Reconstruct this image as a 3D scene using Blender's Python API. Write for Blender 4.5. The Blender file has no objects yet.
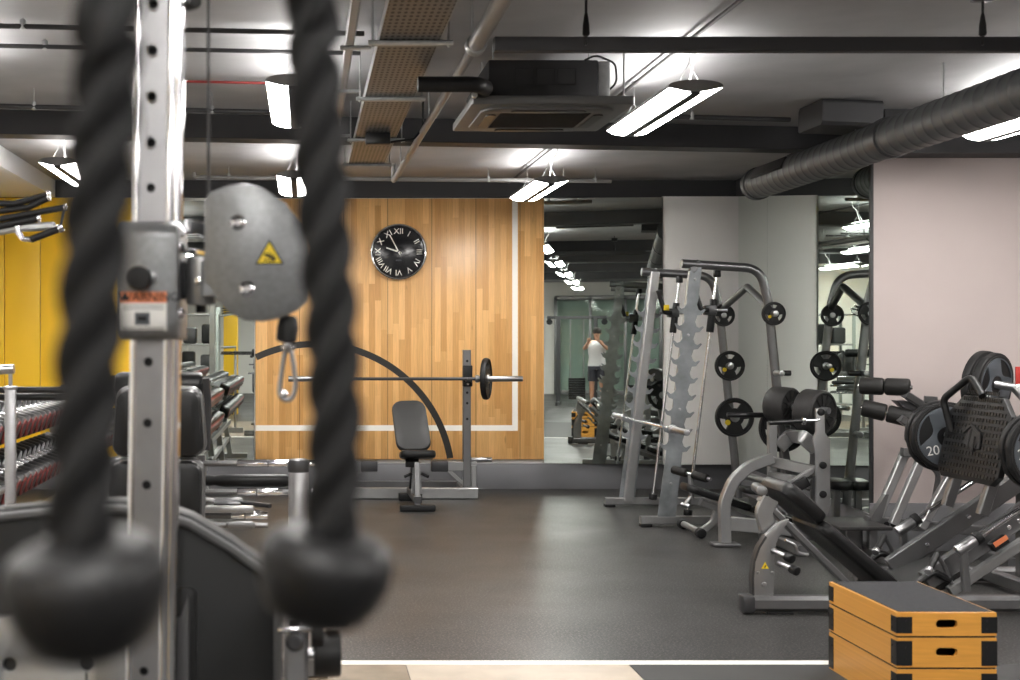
import bpy, bmesh, math, random
from mathutils import Vector, Matrix
random.seed(7)
PI = math.pi
scene = bpy.context.scene
COL = scene.collection
V = Vector
F = 1300.0           # focal length in pixels of the 1020 px wide frame
CX, CY, CAMZ = 305.0, 340.0, 1.5


def W(px, py, Y):
    """point at depth Y (metres) seen at a pixel: used to survey the room"""
    return V(((px - CX) / F * Y, Y, CAMZ - (py - CY) / F * Y))


# ------------------------------------------------------------------ materials
def nodes_of(name):
    m = bpy.data.materials.new(name)
    m.use_nodes = True
    nt = m.node_tree
    return m, nt, nt.nodes['Principled BSDF']


def mat(name, col, rough=0.5, metal=0.0, noise=0.0, nscale=20.0, bump=0.0, bscale=60.0, spec=0.5, coat=0.0, rvar=0.0):
    m, nt, b = nodes_of(name)
    b.inputs['Base Color'].default_value = (*col, 1)
    b.inputs['Roughness'].default_value = rough
    b.inputs['Metallic'].default_value = metal
    b.inputs['Specular IOR Level'].default_value = spec
    b.inputs['Coat Weight'].default_value = coat
    tc = nt.nodes.new('ShaderNodeTexCoord')
    if noise > 0:
        n = nt.nodes.new('ShaderNodeTexNoise')
        n.inputs['Scale'].default_value = nscale
        n.inputs['Detail'].default_value = 5
        nt.links.new(tc.outputs['Object'], n.inputs['Vector'])
        r = nt.nodes.new('ShaderNodeMapRange')
        r.inputs['From Min'].default_value = 0.3
        r.inputs['From Max'].default_value = 0.7
        r.inputs['To Min'].default_value = 1 - noise
        r.inputs['To Max'].default_value = 1 + noise
        nt.links.new(n.outputs['Fac'], r.inputs['Value'])
        mx = nt.nodes.new('ShaderNodeVectorMath')
        mx.operation = 'SCALE'
        mx.inputs[0].default_value = col
        nt.links.new(r.outputs['Result'], mx.inputs['Scale'])
        nt.links.new(mx.outputs['Vector'], b.inputs['Base Color'])
        if rvar:
            r2 = nt.nodes.new('ShaderNodeMapRange')
            r2.inputs['From Min'].default_value = 0.3
            r2.inputs['From Max'].default_value = 0.7
            r2.inputs['To Min'].default_value = max(0, rough - rvar)
            r2.inputs['To Max'].default_value = rough + rvar
            nt.links.new(n.outputs['Fac'], r2.inputs['Value'])
            nt.links.new(r2.outputs['Result'], b.inputs['Roughness'])
    if bump > 0:
        n2 = nt.nodes.new('ShaderNodeTexNoise')
        n2.inputs['Scale'].default_value = bscale
        n2.inputs['Detail'].default_value = 4
        nt.links.new(tc.outputs['Object'], n2.inputs['Vector'])
        bp = nt.nodes.new('ShaderNodeBump')
        bp.inputs['Strength'].default_value = bump
        bp.inputs['Distance'].default_value = 0.01
        nt.links.new(n2.outputs['Fac'], bp.inputs['Height'])
        nt.links.new(bp.outputs['Normal'], b.inputs['Normal'])
    return m


def emit(name, col, s):
    m = bpy.data.materials.new(name)
    m.use_nodes = True
    nt = m.node_tree
    b = nt.nodes['Principled BSDF']
    b.inputs['Base Color'].default_value = (0.8, 0.8, 0.8, 1)
    b.inputs['Emission Color'].default_value = (*col, 1)
    b.inputs['Emission Strength'].default_value = s
    return m


def plank_mat(name, c1, c2, seam, width, length, vertical=True, rough=0.35, seamw=0.02, panel=None):
    """boards laid along Z (or X), each with its own tone, grain and knots"""
    m, nt, b = nodes_of(name)
    L, N = nt.links, nt.nodes
    tc = N.new('ShaderNodeTexCoord')
    sp = N.new('ShaderNodeSeparateXYZ')
    L.new(tc.outputs['Object'], sp.inputs[0])
    cb = N.new('ShaderNodeCombineXYZ')
    L.new(sp.outputs['Z' if vertical else 'X'], cb.inputs['X'])
    L.new(sp.outputs['X' if vertical else 'Z'], cb.inputs['Y'])
    # every board row starts at its own height
    rw = N.new('ShaderNodeMath'); rw.operation = 'DIVIDE'; rw.inputs[1].default_value = width
    L.new(sp.outputs['X' if vertical else 'Z'], rw.inputs[0])
    fl = N.new('ShaderNodeMath'); fl.operation = 'FLOOR'
    L.new(rw.outputs[0], fl.inputs[0])
    wn = N.new('ShaderNodeTexWhiteNoise'); wn.noise_dimensions = '1D'
    L.new(fl.outputs[0], wn.inputs['W'])
    sh = N.new('ShaderNodeMath'); sh.operation = 'MULTIPLY_ADD'; sh.inputs[1].default_value = length
    L.new(wn.outputs['Value'], sh.inputs[0]); L.new(sp.outputs['Z' if vertical else 'X'], sh.inputs[2])
    L.new(sh.outputs[0], cb.inputs['X'])
    br = N.new('ShaderNodeTexBrick')
    br.offset = 0.0
    br.inputs['Color1'].default_value = (*c1, 1)
    br.inputs['Color2'].default_value = (*c2, 1)
    br.inputs['Mortar'].default_value = (*seam, 1)
    br.inputs['Scale'].default_value = 1
    br.inputs['Mortar Size'].default_value = seamw * width
    br.inputs['Brick Width'].default_value = length
    br.inputs['Row Height'].default_value = width
    L.new(cb.outputs[0], br.inputs['Vector'])
    mp = N.new('ShaderNodeMapping')
    mp.inputs['Scale'].default_value = (1.5, 28, 1)
    L.new(cb.outputs[0], mp.inputs['Vector'])
    n = N.new('ShaderNodeTexNoise')
    n.inputs['Scale'].default_value = 3
    n.inputs['Detail'].default_value = 6
    n.inputs['Distortion'].default_value = 0.6
    L.new(mp.outputs[0], n.inputs['Vector'])
    mp2 = N.new('ShaderNodeMapping')
    mp2.inputs['Scale'].default_value = (1.6, 5.5, 1)
    L.new(cb.outputs[0], mp2.inputs['Vector'])
    kn = N.new('ShaderNodeTexNoise')
    kn.inputs['Scale'].default_value = 2.3
    L.new(mp2.outputs[0], kn.inputs['Vector'])
    r1 = N.new('ShaderNodeMapRange')
    r1.inputs['From Min'].default_value = 0.25
    r1.inputs['From Max'].default_value = 0.75
    r1.inputs['To Min'].default_value = 0.86
    r1.inputs['To Max'].default_value = 1.1
    L.new(n.outputs['Fac'], r1.inputs['Value'])
    r2 = N.new('ShaderNodeMapRange')
    r2.inputs['From Min'].default_value = 0.70
    r2.inputs['From Max'].default_value = 0.78
    r2.inputs['To Min'].default_value = 1.0
    r2.inputs['To Max'].default_value = 0.6
    L.new(kn.outputs['Fac'], r2.inputs['Value'])
    mu = N.new('ShaderNodeMath')
    mu.operation = 'MULTIPLY'
    L.new(r1.outputs[0], mu.inputs[0])
    L.new(r2.outputs[0], mu.inputs[1])
    last = mu
    if panel:
        # wider joints between the panels
        md = N.new('ShaderNodeMath'); md.operation = 'PINGPONG'
        md.inputs[1].default_value = panel / 2
        L.new(sp.outputs['X'], md.inputs[0])
        lt = N.new('ShaderNodeMath'); lt.operation = 'GREATER_THAN'
        lt.inputs[1].default_value = 0.004
        L.new(md.outputs[0], lt.inputs[0])
        r3 = N.new('ShaderNodeMapRange')
        r3.inputs['To Min'].default_value = 0.45
        r3.inputs['To Max'].default_value = 1.0
        L.new(lt.outputs[0], r3.inputs['Value'])
        m2 = N.new('ShaderNodeMath'); m2.operation = 'MULTIPLY'
        L.new(mu.outputs[0], m2.inputs[0]); L.new(r3.outputs[0], m2.inputs[1])
        last = m2
    sc = N.new('ShaderNodeVectorMath')
    sc.operation = 'SCALE'
    L.new(br.outputs['Color'], sc.inputs[0])
    L.new(last.outputs[0], sc.inputs['Scale'])
    L.new(sc.outputs[0], b.inputs['Base Color'])
    b.inputs['Roughness'].default_value = rough
    return m


def speckle_mat(name, base, fleck, rough, scale=260, thr=0.62, metal_spec=0.5):
    m, nt, b = nodes_of(name)
    L, N = nt.links, nt.nodes
    tc = N.new('ShaderNodeTexCoord')
    n = N.new('ShaderNodeTexNoise')
    n.inputs['Scale'].default_value = scale
    n.inputs['Detail'].default_value = 2
    L.new(tc.outputs['Object'], n.inputs['Vector'])
    n2 = N.new('ShaderNodeTexNoise')
    n2.inputs['Scale'].default_value = 1.3
    n2.inputs['Detail'].default_value = 6
    L.new(tc.outputs['Object'], n2.inputs['Vector'])
    cr = N.new('ShaderNodeMapRange')
    cr.inputs['From Min'].default_value = thr - 0.08
    cr.inputs['From Max'].default_value = thr + 0.08
    L.new(n.outputs['Fac'], cr.inputs['Value'])
    mx = N.new('ShaderNodeMix')
    mx.data_type = 'RGBA'
    mx.inputs[6].default_value = (*base, 1)
    mx.inputs[7].default_value = (*fleck, 1)
    L.new(cr.outputs[0], mx.inputs[0])
    r = N.new('ShaderNodeMapRange')
    r.inputs['From Min'].default_value = 0.3
    r.inputs['From Max'].default_value = 0.7
    r.inputs['To Min'].default_value = 0.82
    r.inputs['To Max'].default_value = 1.15
    L.new(n2.outputs['Fac'], r.inputs['Value'])
    sc = N.new('ShaderNodeVectorMath'); sc.operation = 'SCALE'
    L.new(mx.outputs[2], sc.inputs[0]); L.new(r.outputs[0], sc.inputs['Scale'])
    L.new(sc.outputs[0], b.inputs['Base Color'])
    rr = N.new('ShaderNodeMapRange')
    rr.inputs['From Min'].default_value = 0.3
    rr.inputs['From Max'].default_value = 0.7
    rr.inputs['To Min'].default_value = rough - 0.05
    rr.inputs['To Max'].default_value = rough + 0.06
    L.new(n2.outputs['Fac'], rr.inputs['Value'])
    L.new(rr.outputs[0], b.inputs['Roughness'])
    b.inputs['Specular IOR Level'].default_value = metal_spec
    bp = N.new('ShaderNodeBump')
    bp.inputs['Strength'].default_value = 0.25
    bp.inputs['Distance'].default_value = 0.004
    L.new(n.outputs['Fac'], bp.inputs['Height'])
    L.new(bp.outputs['Normal'], b.inputs['Normal'])
    return m


def hole_mat(name, base, hole, pitch, frac, ax=('X', 'Y'), metal=0.6, rough=0.45):
    """sheet metal with a grid of punched holes"""
    m, nt, b = nodes_of(name)
    L, N = nt.links, nt.nodes
    tc = N.new('ShaderNodeTexCoord')
    sp = N.new('ShaderNodeSeparateXYZ')
    L.new(tc.outputs['Object'], sp.inputs[0])
    outs = []
    for a, p in zip(ax, pitch):
        pp = N.new('ShaderNodeMath'); pp.operation = 'PINGPONG'
        pp.inputs[1].default_value = p / 2
        L.new(sp.outputs[a], pp.inputs[0])
        d = N.new('ShaderNodeMath'); d.operation = 'DIVIDE'
        d.inputs[1].default_value = p / 2
        L.new(pp.outputs[0], d.inputs[0])
        s = N.new('ShaderNodeMath'); s.operation = 'POWER'
        s.inputs[1].default_value = 2
        L.new(d.outputs[0], s.inputs[0])
        outs.append(s)
    ad = N.new('ShaderNodeMath'); ad.operation = 'ADD'
    L.new(outs[0].outputs[0], ad.inputs[0]); L.new(outs[1].outputs[0], ad.inputs[1])
    lt = N.new('ShaderNodeMath'); lt.operation = 'LESS_THAN'
    lt.inputs[1].default_value = frac
    L.new(ad.outputs[0], lt.inputs[0])
    mx = N.new('ShaderNodeMix'); mx.data_type = 'RGBA'
    mx.inputs[6].default_value = (*base, 1)
    mx.inputs[7].default_value = (*hole, 1)
    L.new(lt.outputs[0], mx.inputs[0])
    L.new(mx.outputs[2], b.inputs['Base Color'])
    b.inputs['Roughness'].default_value = rough
    b.inputs['Metallic'].default_value = metal
    return m


M = dict(
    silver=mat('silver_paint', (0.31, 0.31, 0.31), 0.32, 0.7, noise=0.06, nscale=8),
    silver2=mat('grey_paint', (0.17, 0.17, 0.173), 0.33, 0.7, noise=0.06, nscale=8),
    gun=mat('gunmetal', (0.06, 0.06, 0.063), 0.4, 0.6),
    hookplate=mat('galvanised_plate', (0.235, 0.25, 0.262), 0.42, 0.5, noise=0.3, nscale=7),
    chrome=mat('chrome', (0.82, 0.82, 0.84), 0.1, 1.0),
    satin=mat('satin_steel', (0.36, 0.36, 0.37), 0.28, 0.9, noise=0.08, nscale=14),
    brushed=mat('brushed_housing', (0.21, 0.215, 0.222), 0.36, 0.55, noise=0.10, nscale=90),
    rubber=mat('black_rubber', (0.009, 0.009, 0.0095), 0.5, 0, noise=0.2, bump=0.05, bscale=150, spec=0.28),
    rubber2=mat('grey_rubber', (0.022, 0.021, 0.021), 0.55, 0, noise=0.15, spec=0.28),
    vinyl=mat('black_vinyl', (0.008, 0.008, 0.0085), 0.36, 0, bump=0.12, bscale=220, spec=0.28),
    greyvinyl=mat('charcoal_vinyl', (0.03, 0.03, 0.03), 0.5, 0, bump=0.1, bscale=220, spec=0.28),
    blackmetal=mat('black_metal', (0.012, 0.012, 0.013), 0.38, 0.3),
    blackplastic=mat('black_plastic', (0.009, 0.009, 0.0095), 0.42, spec=0.28),
    rope=mat('rope_fibre', (0.0085, 0.0085, 0.009), 0.75, 0, noise=0.3, nscale=200, bump=0.5, bscale=700, spec=0.28),
    shroud=mat('shroud_plastic', (0.019, 0.0195, 0.02), 0.5, 0, bump=0.12, bscale=400, spec=0.28),
    shroudlip=mat('shroud_lip', (0.11, 0.11, 0.112), 0.4, 0.2),
    foam=mat('foam', (0.011, 0.0105, 0.010), 0.55, 0, bump=0.25, bscale=180, spec=0.28),
    plategrey=mat('plate_grey', (0.075, 0.085, 0.098), 0.5),
    white=mat('white_mark', (0.8, 0.8, 0.78), 0.5),
    yellowmark=mat('yellow_mark', (0.85, 0.62, 0.02), 0.5),
    redcap=mat('red_cap', (0.17, 0.012, 0.010), 0.35),
    redmark=mat('red_mark', (0.36, 0.025, 0.018), 0.5),
    orange=mat('orange_mark', (0.75, 0.22, 0.09), 0.5),
    wallwhite=mat('white_wall_paint', (0.88, 0.86, 0.83), 0.6, noise=0.02, nscale=2),
    wallpink=mat('blush_wall_paint', (0.42, 0.36, 0.345), 0.65, noise=0.02, nscale=3),
    yellow=mat('yellow_paint', (0.92, 0.56, 0.02), 0.45, noise=0.03, nscale=2),
    greywall=mat('grey_skirting_paint', (0.165, 0.165, 0.175), 0.45, noise=0.06, nscale=3),
    darkpaint=mat('dark_soffit_paint', (0.034, 0.034, 0.037), 0.6, noise=0.08, nscale=4),
    ceil=mat('ceiling_concrete', (0.36, 0.36, 0.365), 0.7, noise=0.14, nscale=1.6, bump=0.15, bscale=5),
    palebulk=mat('pale_bulkhead', (0.66, 0.67, 0.68), 0.6),
    duct=mat('duct_steel', (0.060, 0.062, 0.064), 0.5, 0.3, noise=0.1, nscale=6),
    pipe=mat('grey_pipe', (0.23, 0.225, 0.22), 0.42, 0.2),
    conduit=mat('dark_conduit', (0.035, 0.035, 0.037), 0.5, 0.2),
    redpipe=mat('red_pipe', (0.25, 0.02, 0.018), 0.45),
    galv=mat('galvanised', (0.38, 0.39, 0.39), 0.4, 0.6, noise=0.1, nscale=30),
    tray=hole_mat('perforated_tray', (0.20, 0.192, 0.185), (0.02, 0.019, 0.018), (0.027, 0.06), 0.34),
    strut=hole_mat('slotted_channel', (0.45, 0.45, 0.45), (0.05, 0.05, 0.05), (0.05, 0.05), 0.3),
    acbody=mat('ac_casing', (0.030, 0.030, 0.032), 0.55),
    acpanel=mat('ac_panel', (0.095, 0.095, 0.095), 0.45),
    acgrille=mat('ac_grille', (0.018, 0.017, 0.016), 0.6),
    fixture=mat('luminaire_housing', (0.20, 0.20, 0.20), 0.45, 0.3),
    wood=plank_mat('maple_boards', (0.82, 0.49, 0.20), (0.60, 0.31, 0.10), (0.55, 0.29, 0.10), 0.060, 0.95, panel=0.4425, seamw=0.012),
    ply=plank_mat('varnished_birch', (0.58, 0.275, 0.05), (0.50, 0.225, 0.036), (0.5, 0.24, 0.05), 0.5, 2.0, vertical=False, rough=0.35, seamw=0.0),
    floor=speckle_mat('speckled_rubber_floor', (0.017, 0.0165, 0.016), (0.13, 0.126, 0.122), 0.40, scale=85, thr=0.60, metal_spec=0.33),
    beige=mat('beige_vinyl', (0.42, 0.36, 0.29), 0.45, noise=0.12, nscale=5),
    brown=mat('brown_vinyl', (0.20, 0.155, 0.11), 0.45, noise=0.25, nscale=6),
    darkvinyl=mat('dark_vinyl', (0.022, 0.0215, 0.021), 0.6, noise=0.2, nscale=5),
    line=mat('white_line', (0.78, 0.76, 0.72), 0.5),
    courtwhite=mat('court_white', (0.86, 0.83, 0.76), 0.4),
    courtblack=mat('court_black', (0.013, 0.011, 0.009), 0.45),
    grit=mat('grip_sheet', (0.024, 0.0245, 0.028), 0.8, noise=0.25, nscale=60, bump=0.2, bscale=400, spec=0.28),
    clockface=mat('clock_face', (0.012, 0.012, 0.014), 0.12, spec=0.6),
    skin=mat('skin', (0.50, 0.27, 0.18), 0.5),
    shirt=mat('pale_shirt', (0.55, 0.54, 0.55), 0.8),
    shorts=mat('dark_shorts', (0.03, 0.03, 0.04), 0.8),
    hair=mat('dark_hair', (0.02, 0.014, 0.01), 0.6),
    greenpaint=mat('sea_green_panel', (0.36, 0.40, 0.38), 0.4),
    lamp=emit('lamp_diffuser', (1.0, 0.97, 0.93), 15.0),
    uplamp=emit('lamp_uplight', (1.0, 0.97, 0.94), 8.0),
)
mm, nt_, b_ = nodes_of('mirror_silver')
b_.inputs['Base Color'].default_value = (0.77, 0.83, 0.785, 1)
b_.inputs['Metallic'].default_value = 1
b_.inputs['Roughness'].default_value = 0.0
M['mirror'] = mm
mm, nt_, b_ = nodes_of('green_glass')
tr_n = nt_.nodes.new('ShaderNodeBsdfTransparent')
tr_n.inputs['Color'].default_value = (0.91, 0.96, 0.935, 1)
gl_n = nt_.nodes.new('ShaderNodeBsdfGlossy')
gl_n.inputs['Roughness'].default_value = 0.02
lw_n = nt_.nodes.new('ShaderNodeFresnel')
lw_n.inputs['IOR'].default_value = 1.35
mix_n = nt_.nodes.new('ShaderNodeMixShader')
nt_.links.new(lw_n.outputs[0], mix_n.inputs[0])
nt_.links.new(tr_n.outputs[0], mix_n.inputs[1])
nt_.links.new(gl_n.outputs[0], mix_n.inputs[2])
nt_.links.new(mix_n.outputs[0], nt_.nodes['Material Output'].inputs['Surface'])
M['glass'] = mm


# ------------------------------------------------------------------ mesh builder
def fillet(pts, R, n=6, closed=False):
    pts = [V(p) for p in pts]
    if R <= 0 or len(pts) < 3:
        return pts
    out = [pts[0]]
    for i in range(1, len(pts) - 1):
        a, b, c = pts[i - 1], pts[i], pts[i + 1]
        d1, d2 = (a - b), (c - b)
        l1, l2 = d1.length, d2.length
        if l1 < 1e-6 or l2 < 1e-6:
            continue
        d1.normalize(); d2.normalize()
        ang = d1.angle(d2)
        if ang > PI - 0.03:
            out.append(b); continue
        t = min(R / max(math.tan(ang / 2), 1e-4), l1 * 0.49, l2 * 0.49)
        p0, p2 = b + d1 * t, b + d2 * t
        for k in range(n + 1):
            s = k / n
            out.append(p0 * (1 - s) ** 2 + b * 2 * s * (1 - s) + p2 * s * s)
    out.append(pts[-1])
    return out


class MB:
    def __init__(self):
        self.bm = bmesh.new()

    def _faces(self, rings, closed=False, cap=True):
        bm = self.bm
        vr = [[bm.verts.new(p) for p in r] for r in rings]
        n = len(vr[0])
        m = len(vr)
        for i in range(m if closed else m - 1):
            a, b = vr[i], vr[(i + 1) % m]
            for j in range(n):
                k = (j + 1) % n
                try:
                    bm.faces.new((a[j], a[k], b[k], b[j]))
                except ValueError:
                    pass
        if cap and not closed:
            bm.faces.new(list(reversed(vr[0])))
            bm.faces.new(vr[-1])
        return self

    def sweep(self, pts, prof, up=None, closed=False, cap=True, scale=None, twist=0):
        pts = [V(p) for p in pts]
        n = len(pts)
        rings = []
        prev = None
        for i in range(n):
            if closed:
                t = pts[(i + 1) % n] - pts[i - 1]
            elif i == 0:
                t = pts[1] - pts[0]
            elif i == n - 1:
                t = pts[-1] - pts[-2]
            else:
                t = (pts[i + 1] - pts[i]).normalized() + (pts[i] - pts[i - 1]).normalized()
            t.normalize()
            if up is not None:
                u = V(up) - t * V(up).dot(t)
                if u.length < 1e-5:
                    u = prev or t.orthogonal()
                u.normalize()
            elif prev is None:
                u = t.orthogonal().normalized()
            else:
                u = (prev - t * prev.dot(t))
                u = u.normalized() if u.length > 1e-6 else t.orthogonal().normalized()
            prev = u
            s = t.cross(u)
            k = scale[i] if scale else 1.0
            pr = prof(i) if callable(prof) else prof
            rings.append([pts[i] + (s * a + u * b) * k for a, b in pr])
        return self._faces(rings, closed, cap)

    def tube(self, pts, r, fil=0, seg=12, closed=False, n=6, cap=True):
        p = fillet(pts, fil, n)
        prof = [(math.cos(2 * PI * k / seg) * r, math.sin(2 * PI * k / seg) * r) for k in range(seg)]
        return self.sweep(p, prof, closed=closed, cap=cap)

    def bar(self, pts, w, h, up=(0, 1, 0), fil=0, c=0.006, n=6):
        """rectangular tube: h along `up`, w across"""
        p = fillet(pts, fil, n)
        c = min(c, w * 0.3, h * 0.3)
        a, b = w / 2, h / 2
        prof = [(-a + c, -b), (a - c, -b), (a, -b + c), (a, b - c), (a - c, b), (-a + c, b), (-a, b - c), (-a, -b + c)]
        return self.sweep(p, prof, up=up)

    def box(self, c, s, rot=None, bev=0.0, seg=2):
        g = bmesh.new()
        bmesh.ops.create_cube(g, size=1)
        bmesh.ops.scale(g, vec=V(s), verts=g.verts)
        if bev > 0:
            bmesh.ops.bevel(g, geom=list(g.edges), offset=min(bev, min(s) * 0.45), segments=seg, profile=0.5, affect='EDGES')
        mtx = Matrix.Translation(V(c))
        if rot is not None:
            mtx = mtx @ (rot.to_4x4() if isinstance(rot, Matrix) else Matrix.Rotation(rot[1], 4, rot[0]))
        g.transform(mtx)
        return self.merge(g)

    def span(self, lo, hi, bev=0.0, seg=2):
        lo, hi = V(lo), V(hi)
        return self.box((lo + hi) / 2, [abs(q) for q in (hi - lo)], None, bev, seg)

    def merge(self, g):
        me = bpy.data.meshes.new('t')
        g.to_mesh(me); g.free()
        self.bm.from_mesh(me)
        bpy.data.meshes.remove(me)
        return self

    def lathe(self, prof, o, axis, seg=32, closed_ends=True):
        o, ax = V(o), V(axis).normalized()
        u = ax.orthogonal().normalized()
        w = ax.cross(u)
        rings = []
        for r, t in prof:
            rings.append([o + ax * t + (u * math.cos(2 * PI * k / seg) + w * math.sin(2 * PI * k / seg)) * max(r, 1e-5) for k in range(seg)])
        return self._faces(rings, cap=closed_ends)

    def cyl(self, p0, p1, r, bev=0.0, seg=24, r1=None):
        p0, p1 = V(p0), V(p1)
        L = (p1 - p0).length
        r1 = r if r1 is None else r1
        if bev > 0:
            b = min(bev, L * 0.45, r * 0.9)
            pr = [(r - b, 0), (r - b * 0.3, b * 0.3), (r, b), (r1, L - b), (r1 - b * 0.3, L - b * 0.3), (r1 - b, L)]
        else:
            pr = [(r, 0), (r1, L)]
        return self.lathe(pr, p0, p1 - p0, seg)

    def prism(self, poly, o, u, v, t, holes=(), bev=0.0):
        """2-D outline (with holes) in the u,v plane through o, thickness t centred"""
        cu = bpy.data.curves.new('t', 'CURVE')
        cu.dimensions = '2D'
        cu.fill_mode = 'BOTH'
        cu.extrude = max(t / 2 - bev, 1e-5)
        cu.bevel_depth = bev
        cu.bevel_resolution = 1
        for pl in [poly] + list(holes):
            s = cu.splines.new('POLY')
            s.points.add(len(pl) - 1)
            for q, p in zip(s.points, pl):
                q.co = (p[0], p[1], 0, 1)
            s.use_cyclic_u = True
        return self._curve(cu, o, u, v)

    def text(self, body, o, u, v, size, t=0.001, align='CENTER'):
        cu = bpy.data.curves.new('t', 'FONT')
        cu.body = body
        cu.size = size
        cu.extrude = t / 2
        cu.align_x = align
        cu.align_y = 'CENTER'
        return self._curve(cu, o, u, v)

    def _curve(self, cu, o, u, v):
        ob = bpy.data.objects.new('t', cu)
        me = ob.to_mesh()
        u, v = V(u).normalized(), V(v).normalized()
        w = u.cross(v)
        o = V(o)
        mx = Matrix(((u.x, v.x, w.x, o.x), (u.y, v.y, w.y, o.y), (u.z, v.z, w.z, o.z), (0, 0, 0, 1)))
        g = bmesh.new()
        g.from_mesh(me)
        ob.to_mesh_clear()
        bpy.data.objects.remove(ob)
        bpy.data.curves.remove(cu)
        bmesh.ops.remove_doubles(g, verts=g.verts, dist=1e-6)
        g.transform(mx)
        return self.merge(g)

    def pad(self, p0, p1, w, t, up, bev=0.02, taper=1.0, corner=0.05):
        """upholstered cushion from p0 to p1, width w along `up`, thickness t"""
        p0, p1 = V(p0), V(p1)
        d = (p1 - p0); L = d.length; d.normalize()
        up = V(up); up = (up - d * up.dot(d)).normalized()
        n = d.cross(up)
        bev = min(bev, t * 0.45)
        w, L = w - 2 * bev, L - 2 * bev
        c = min(corner, w * 0.45, L * 0.45)
        ol = []
        for sx, sy, a0 in ((1, 1, 0), (-1, 1, PI / 2), (-1, -1, PI), (1, -1, 1.5 * PI)):
            for k in range(6):
                a = a0 + k / 5 * PI / 2
                hw = (w / 2) * (taper if sx > 0 else 1)
                ol.append((sx * (L / 2 - c) + c * math.cos(a), sy * (hw - c) + c * math.sin(a)))
        return self.prism(ol, (p0 + p1) / 2, d, up, t, bev=min(bev, t * 0.45))

    def build(self, name, m, parent=None, loc=None, **props):
        bm = self.bm
        bmesh.ops.recalc_face_normals(bm, faces=bm.faces)
        org = V(parent.matrix_world.translation) if parent is not None else V((0, 0, 0))
        org = V(parent['_o']) if parent is not None and '_o' in parent else org
        if parent is None and loc is not None:
            org = V(loc)
        bmesh.ops.translate(bm, verts=bm.verts, vec=-org)
        for f in bm.faces:
            f.smooth = True
        for e in bm.edges:
            if len(e.link_faces) == 2 and e.calc_face_angle(0) > 0.62:
                e.smooth = False
        me = bpy.data.meshes.new(name)
        bm.to_mesh(me)
        bm.free()
        for q in (m if isinstance(m, (list, tuple)) else [m]):
            me.materials.append(M[q] if isinstance(q, str) else q)
        o = bpy.data.objects.new(name, me)
        COL.objects.link(o)
        if parent is not None:
            o.parent = parent
            o['_o'] = list(org)
        else:
            o.location = org
            o['_o'] = list(org)
        for k, v in props.items():
            o[k] = v
        return o


def thing(name, loc, label, cat, group=None):
    o = bpy.data.objects.new(name, None)
    o.empty_display_size = 0.1
    o.location = loc
    o['_o'] = list(loc)
    o['label'] = label
    o['category'] = cat
    if group:
        o['group'] = group
    COL.objects.link(o)
    return o


def tag(o, label, cat, group=None, kind=None):
    o['label'] = label
    o['category'] = cat
    if group:
        o['group'] = group
    if kind:
        o['kind'] = kind
    return o


def struct(o):
    o['kind'] = 'structure'
    return o


def kids(o):
    return [c for c in bpy.data.objects if c.parent is o]


def copy_tree(o, parent=None, delta=None):
    c = o.copy()
    COL.objects.link(c)
    if parent is not None:
        c.parent = parent
    for ch in kids(o):
        copy_tree(ch, c)
    return c


def circ(r, n=32, cx=0, cy=0, a0=0, a1=2 * PI, full=True):
    m = n if full else n + 1
    return [(cx + r * math.cos(a0 + (a1 - a0) * k / n), cy + r * math.sin(a0 + (a1 - a0) * k / n)) for k in range(m)]


def rrect(w, h, c, n=5, cx=0, cy=0):
    o = []
    for sx, sy, a0 in ((1, 1, 0), (-1, 1, PI / 2), (-1, -1, PI), (1, -1, 1.5 * PI)):
        for k in range(n + 1):
            a = a0 + k / n * PI / 2
            o.append((cx + sx * (w / 2 - c) + c * math.cos(a), cy + sy * (h / 2 - c) + c * math.sin(a)))
    return o
# ================================================================== THE ROOM
D = 13.09                      # back wall
SIDE = 4.33                    # where the mirrored return wall meets the pier
PINKY = 9.25                   # wall on the right that stands forward
SLO = .0787                    # the return wall is a little out of square
SX = SIDE - SLO * (13.0 - PINKY)
ZR = 2.795                     # soffit over the right wall
ZB = 2.93                      # soffit level
CEIL = 3.10
XL, XR, YB = -3.3, 8.4, -10.4
SK = 0.26

struct(MB().span((XL - .2, YB - .2, -0.2), (XR + .2, D + .3, 0)).build('floor', 'floor'))
struct(MB().span((XL - .2, YB - .2, CEIL), (XR + .2, D + .3, CEIL + .2)).build('ceiling', 'ceil'))
struct(MB().span((XL - .2, D, 0), (SIDE + .2, D + .2, CEIL)).build('wall_back', 'wallwhite'))
struct(MB().span((SX, PINKY, 0), (XR + .2, PINKY + .12, CEIL)).build('wall_right_front', 'wallpink'))
sdir = V((SIDE - SX, 13.0 - PINKY, 0)).normalized()
snor = V((-sdir.y, sdir.x, 0))


def sidept(y, off=0.0):
    q = V((SIDE, 13.0, 0)) + sdir * ((y - 13.0) / sdir.y)
    return q + snor * off


def sideslab(y0, y1, off0, off1, z0, z1):
    p = [sidept(y0, off0), sidept(y1, off0), sidept(y1, off1), sidept(y0, off1)]
    return MB().prism([(q.x, q.y) for q in p], (0, 0, (z0 + z1) / 2), (1, 0, 0), (0, 1, 0), z1 - z0)


struct(sideslab(PINKY + .12, D, -.12, 0, 0, CEIL).build('wall_side_return', 'wallwhite'))
struct(MB().span((XL - .2, YB, 0), (XL, D, CEIL)).build('wall_left', 'wallwhite'))
struct(MB().span((XR, YB, 0), (XR + .2, PINKY, CEIL)).build('wall_right', 'wallpink'))
struct(MB().span((XL - .2, YB - .2, 0), (XR + .2, YB, CEIL)).build('wall_rear', 'wallwhite'))
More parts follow.
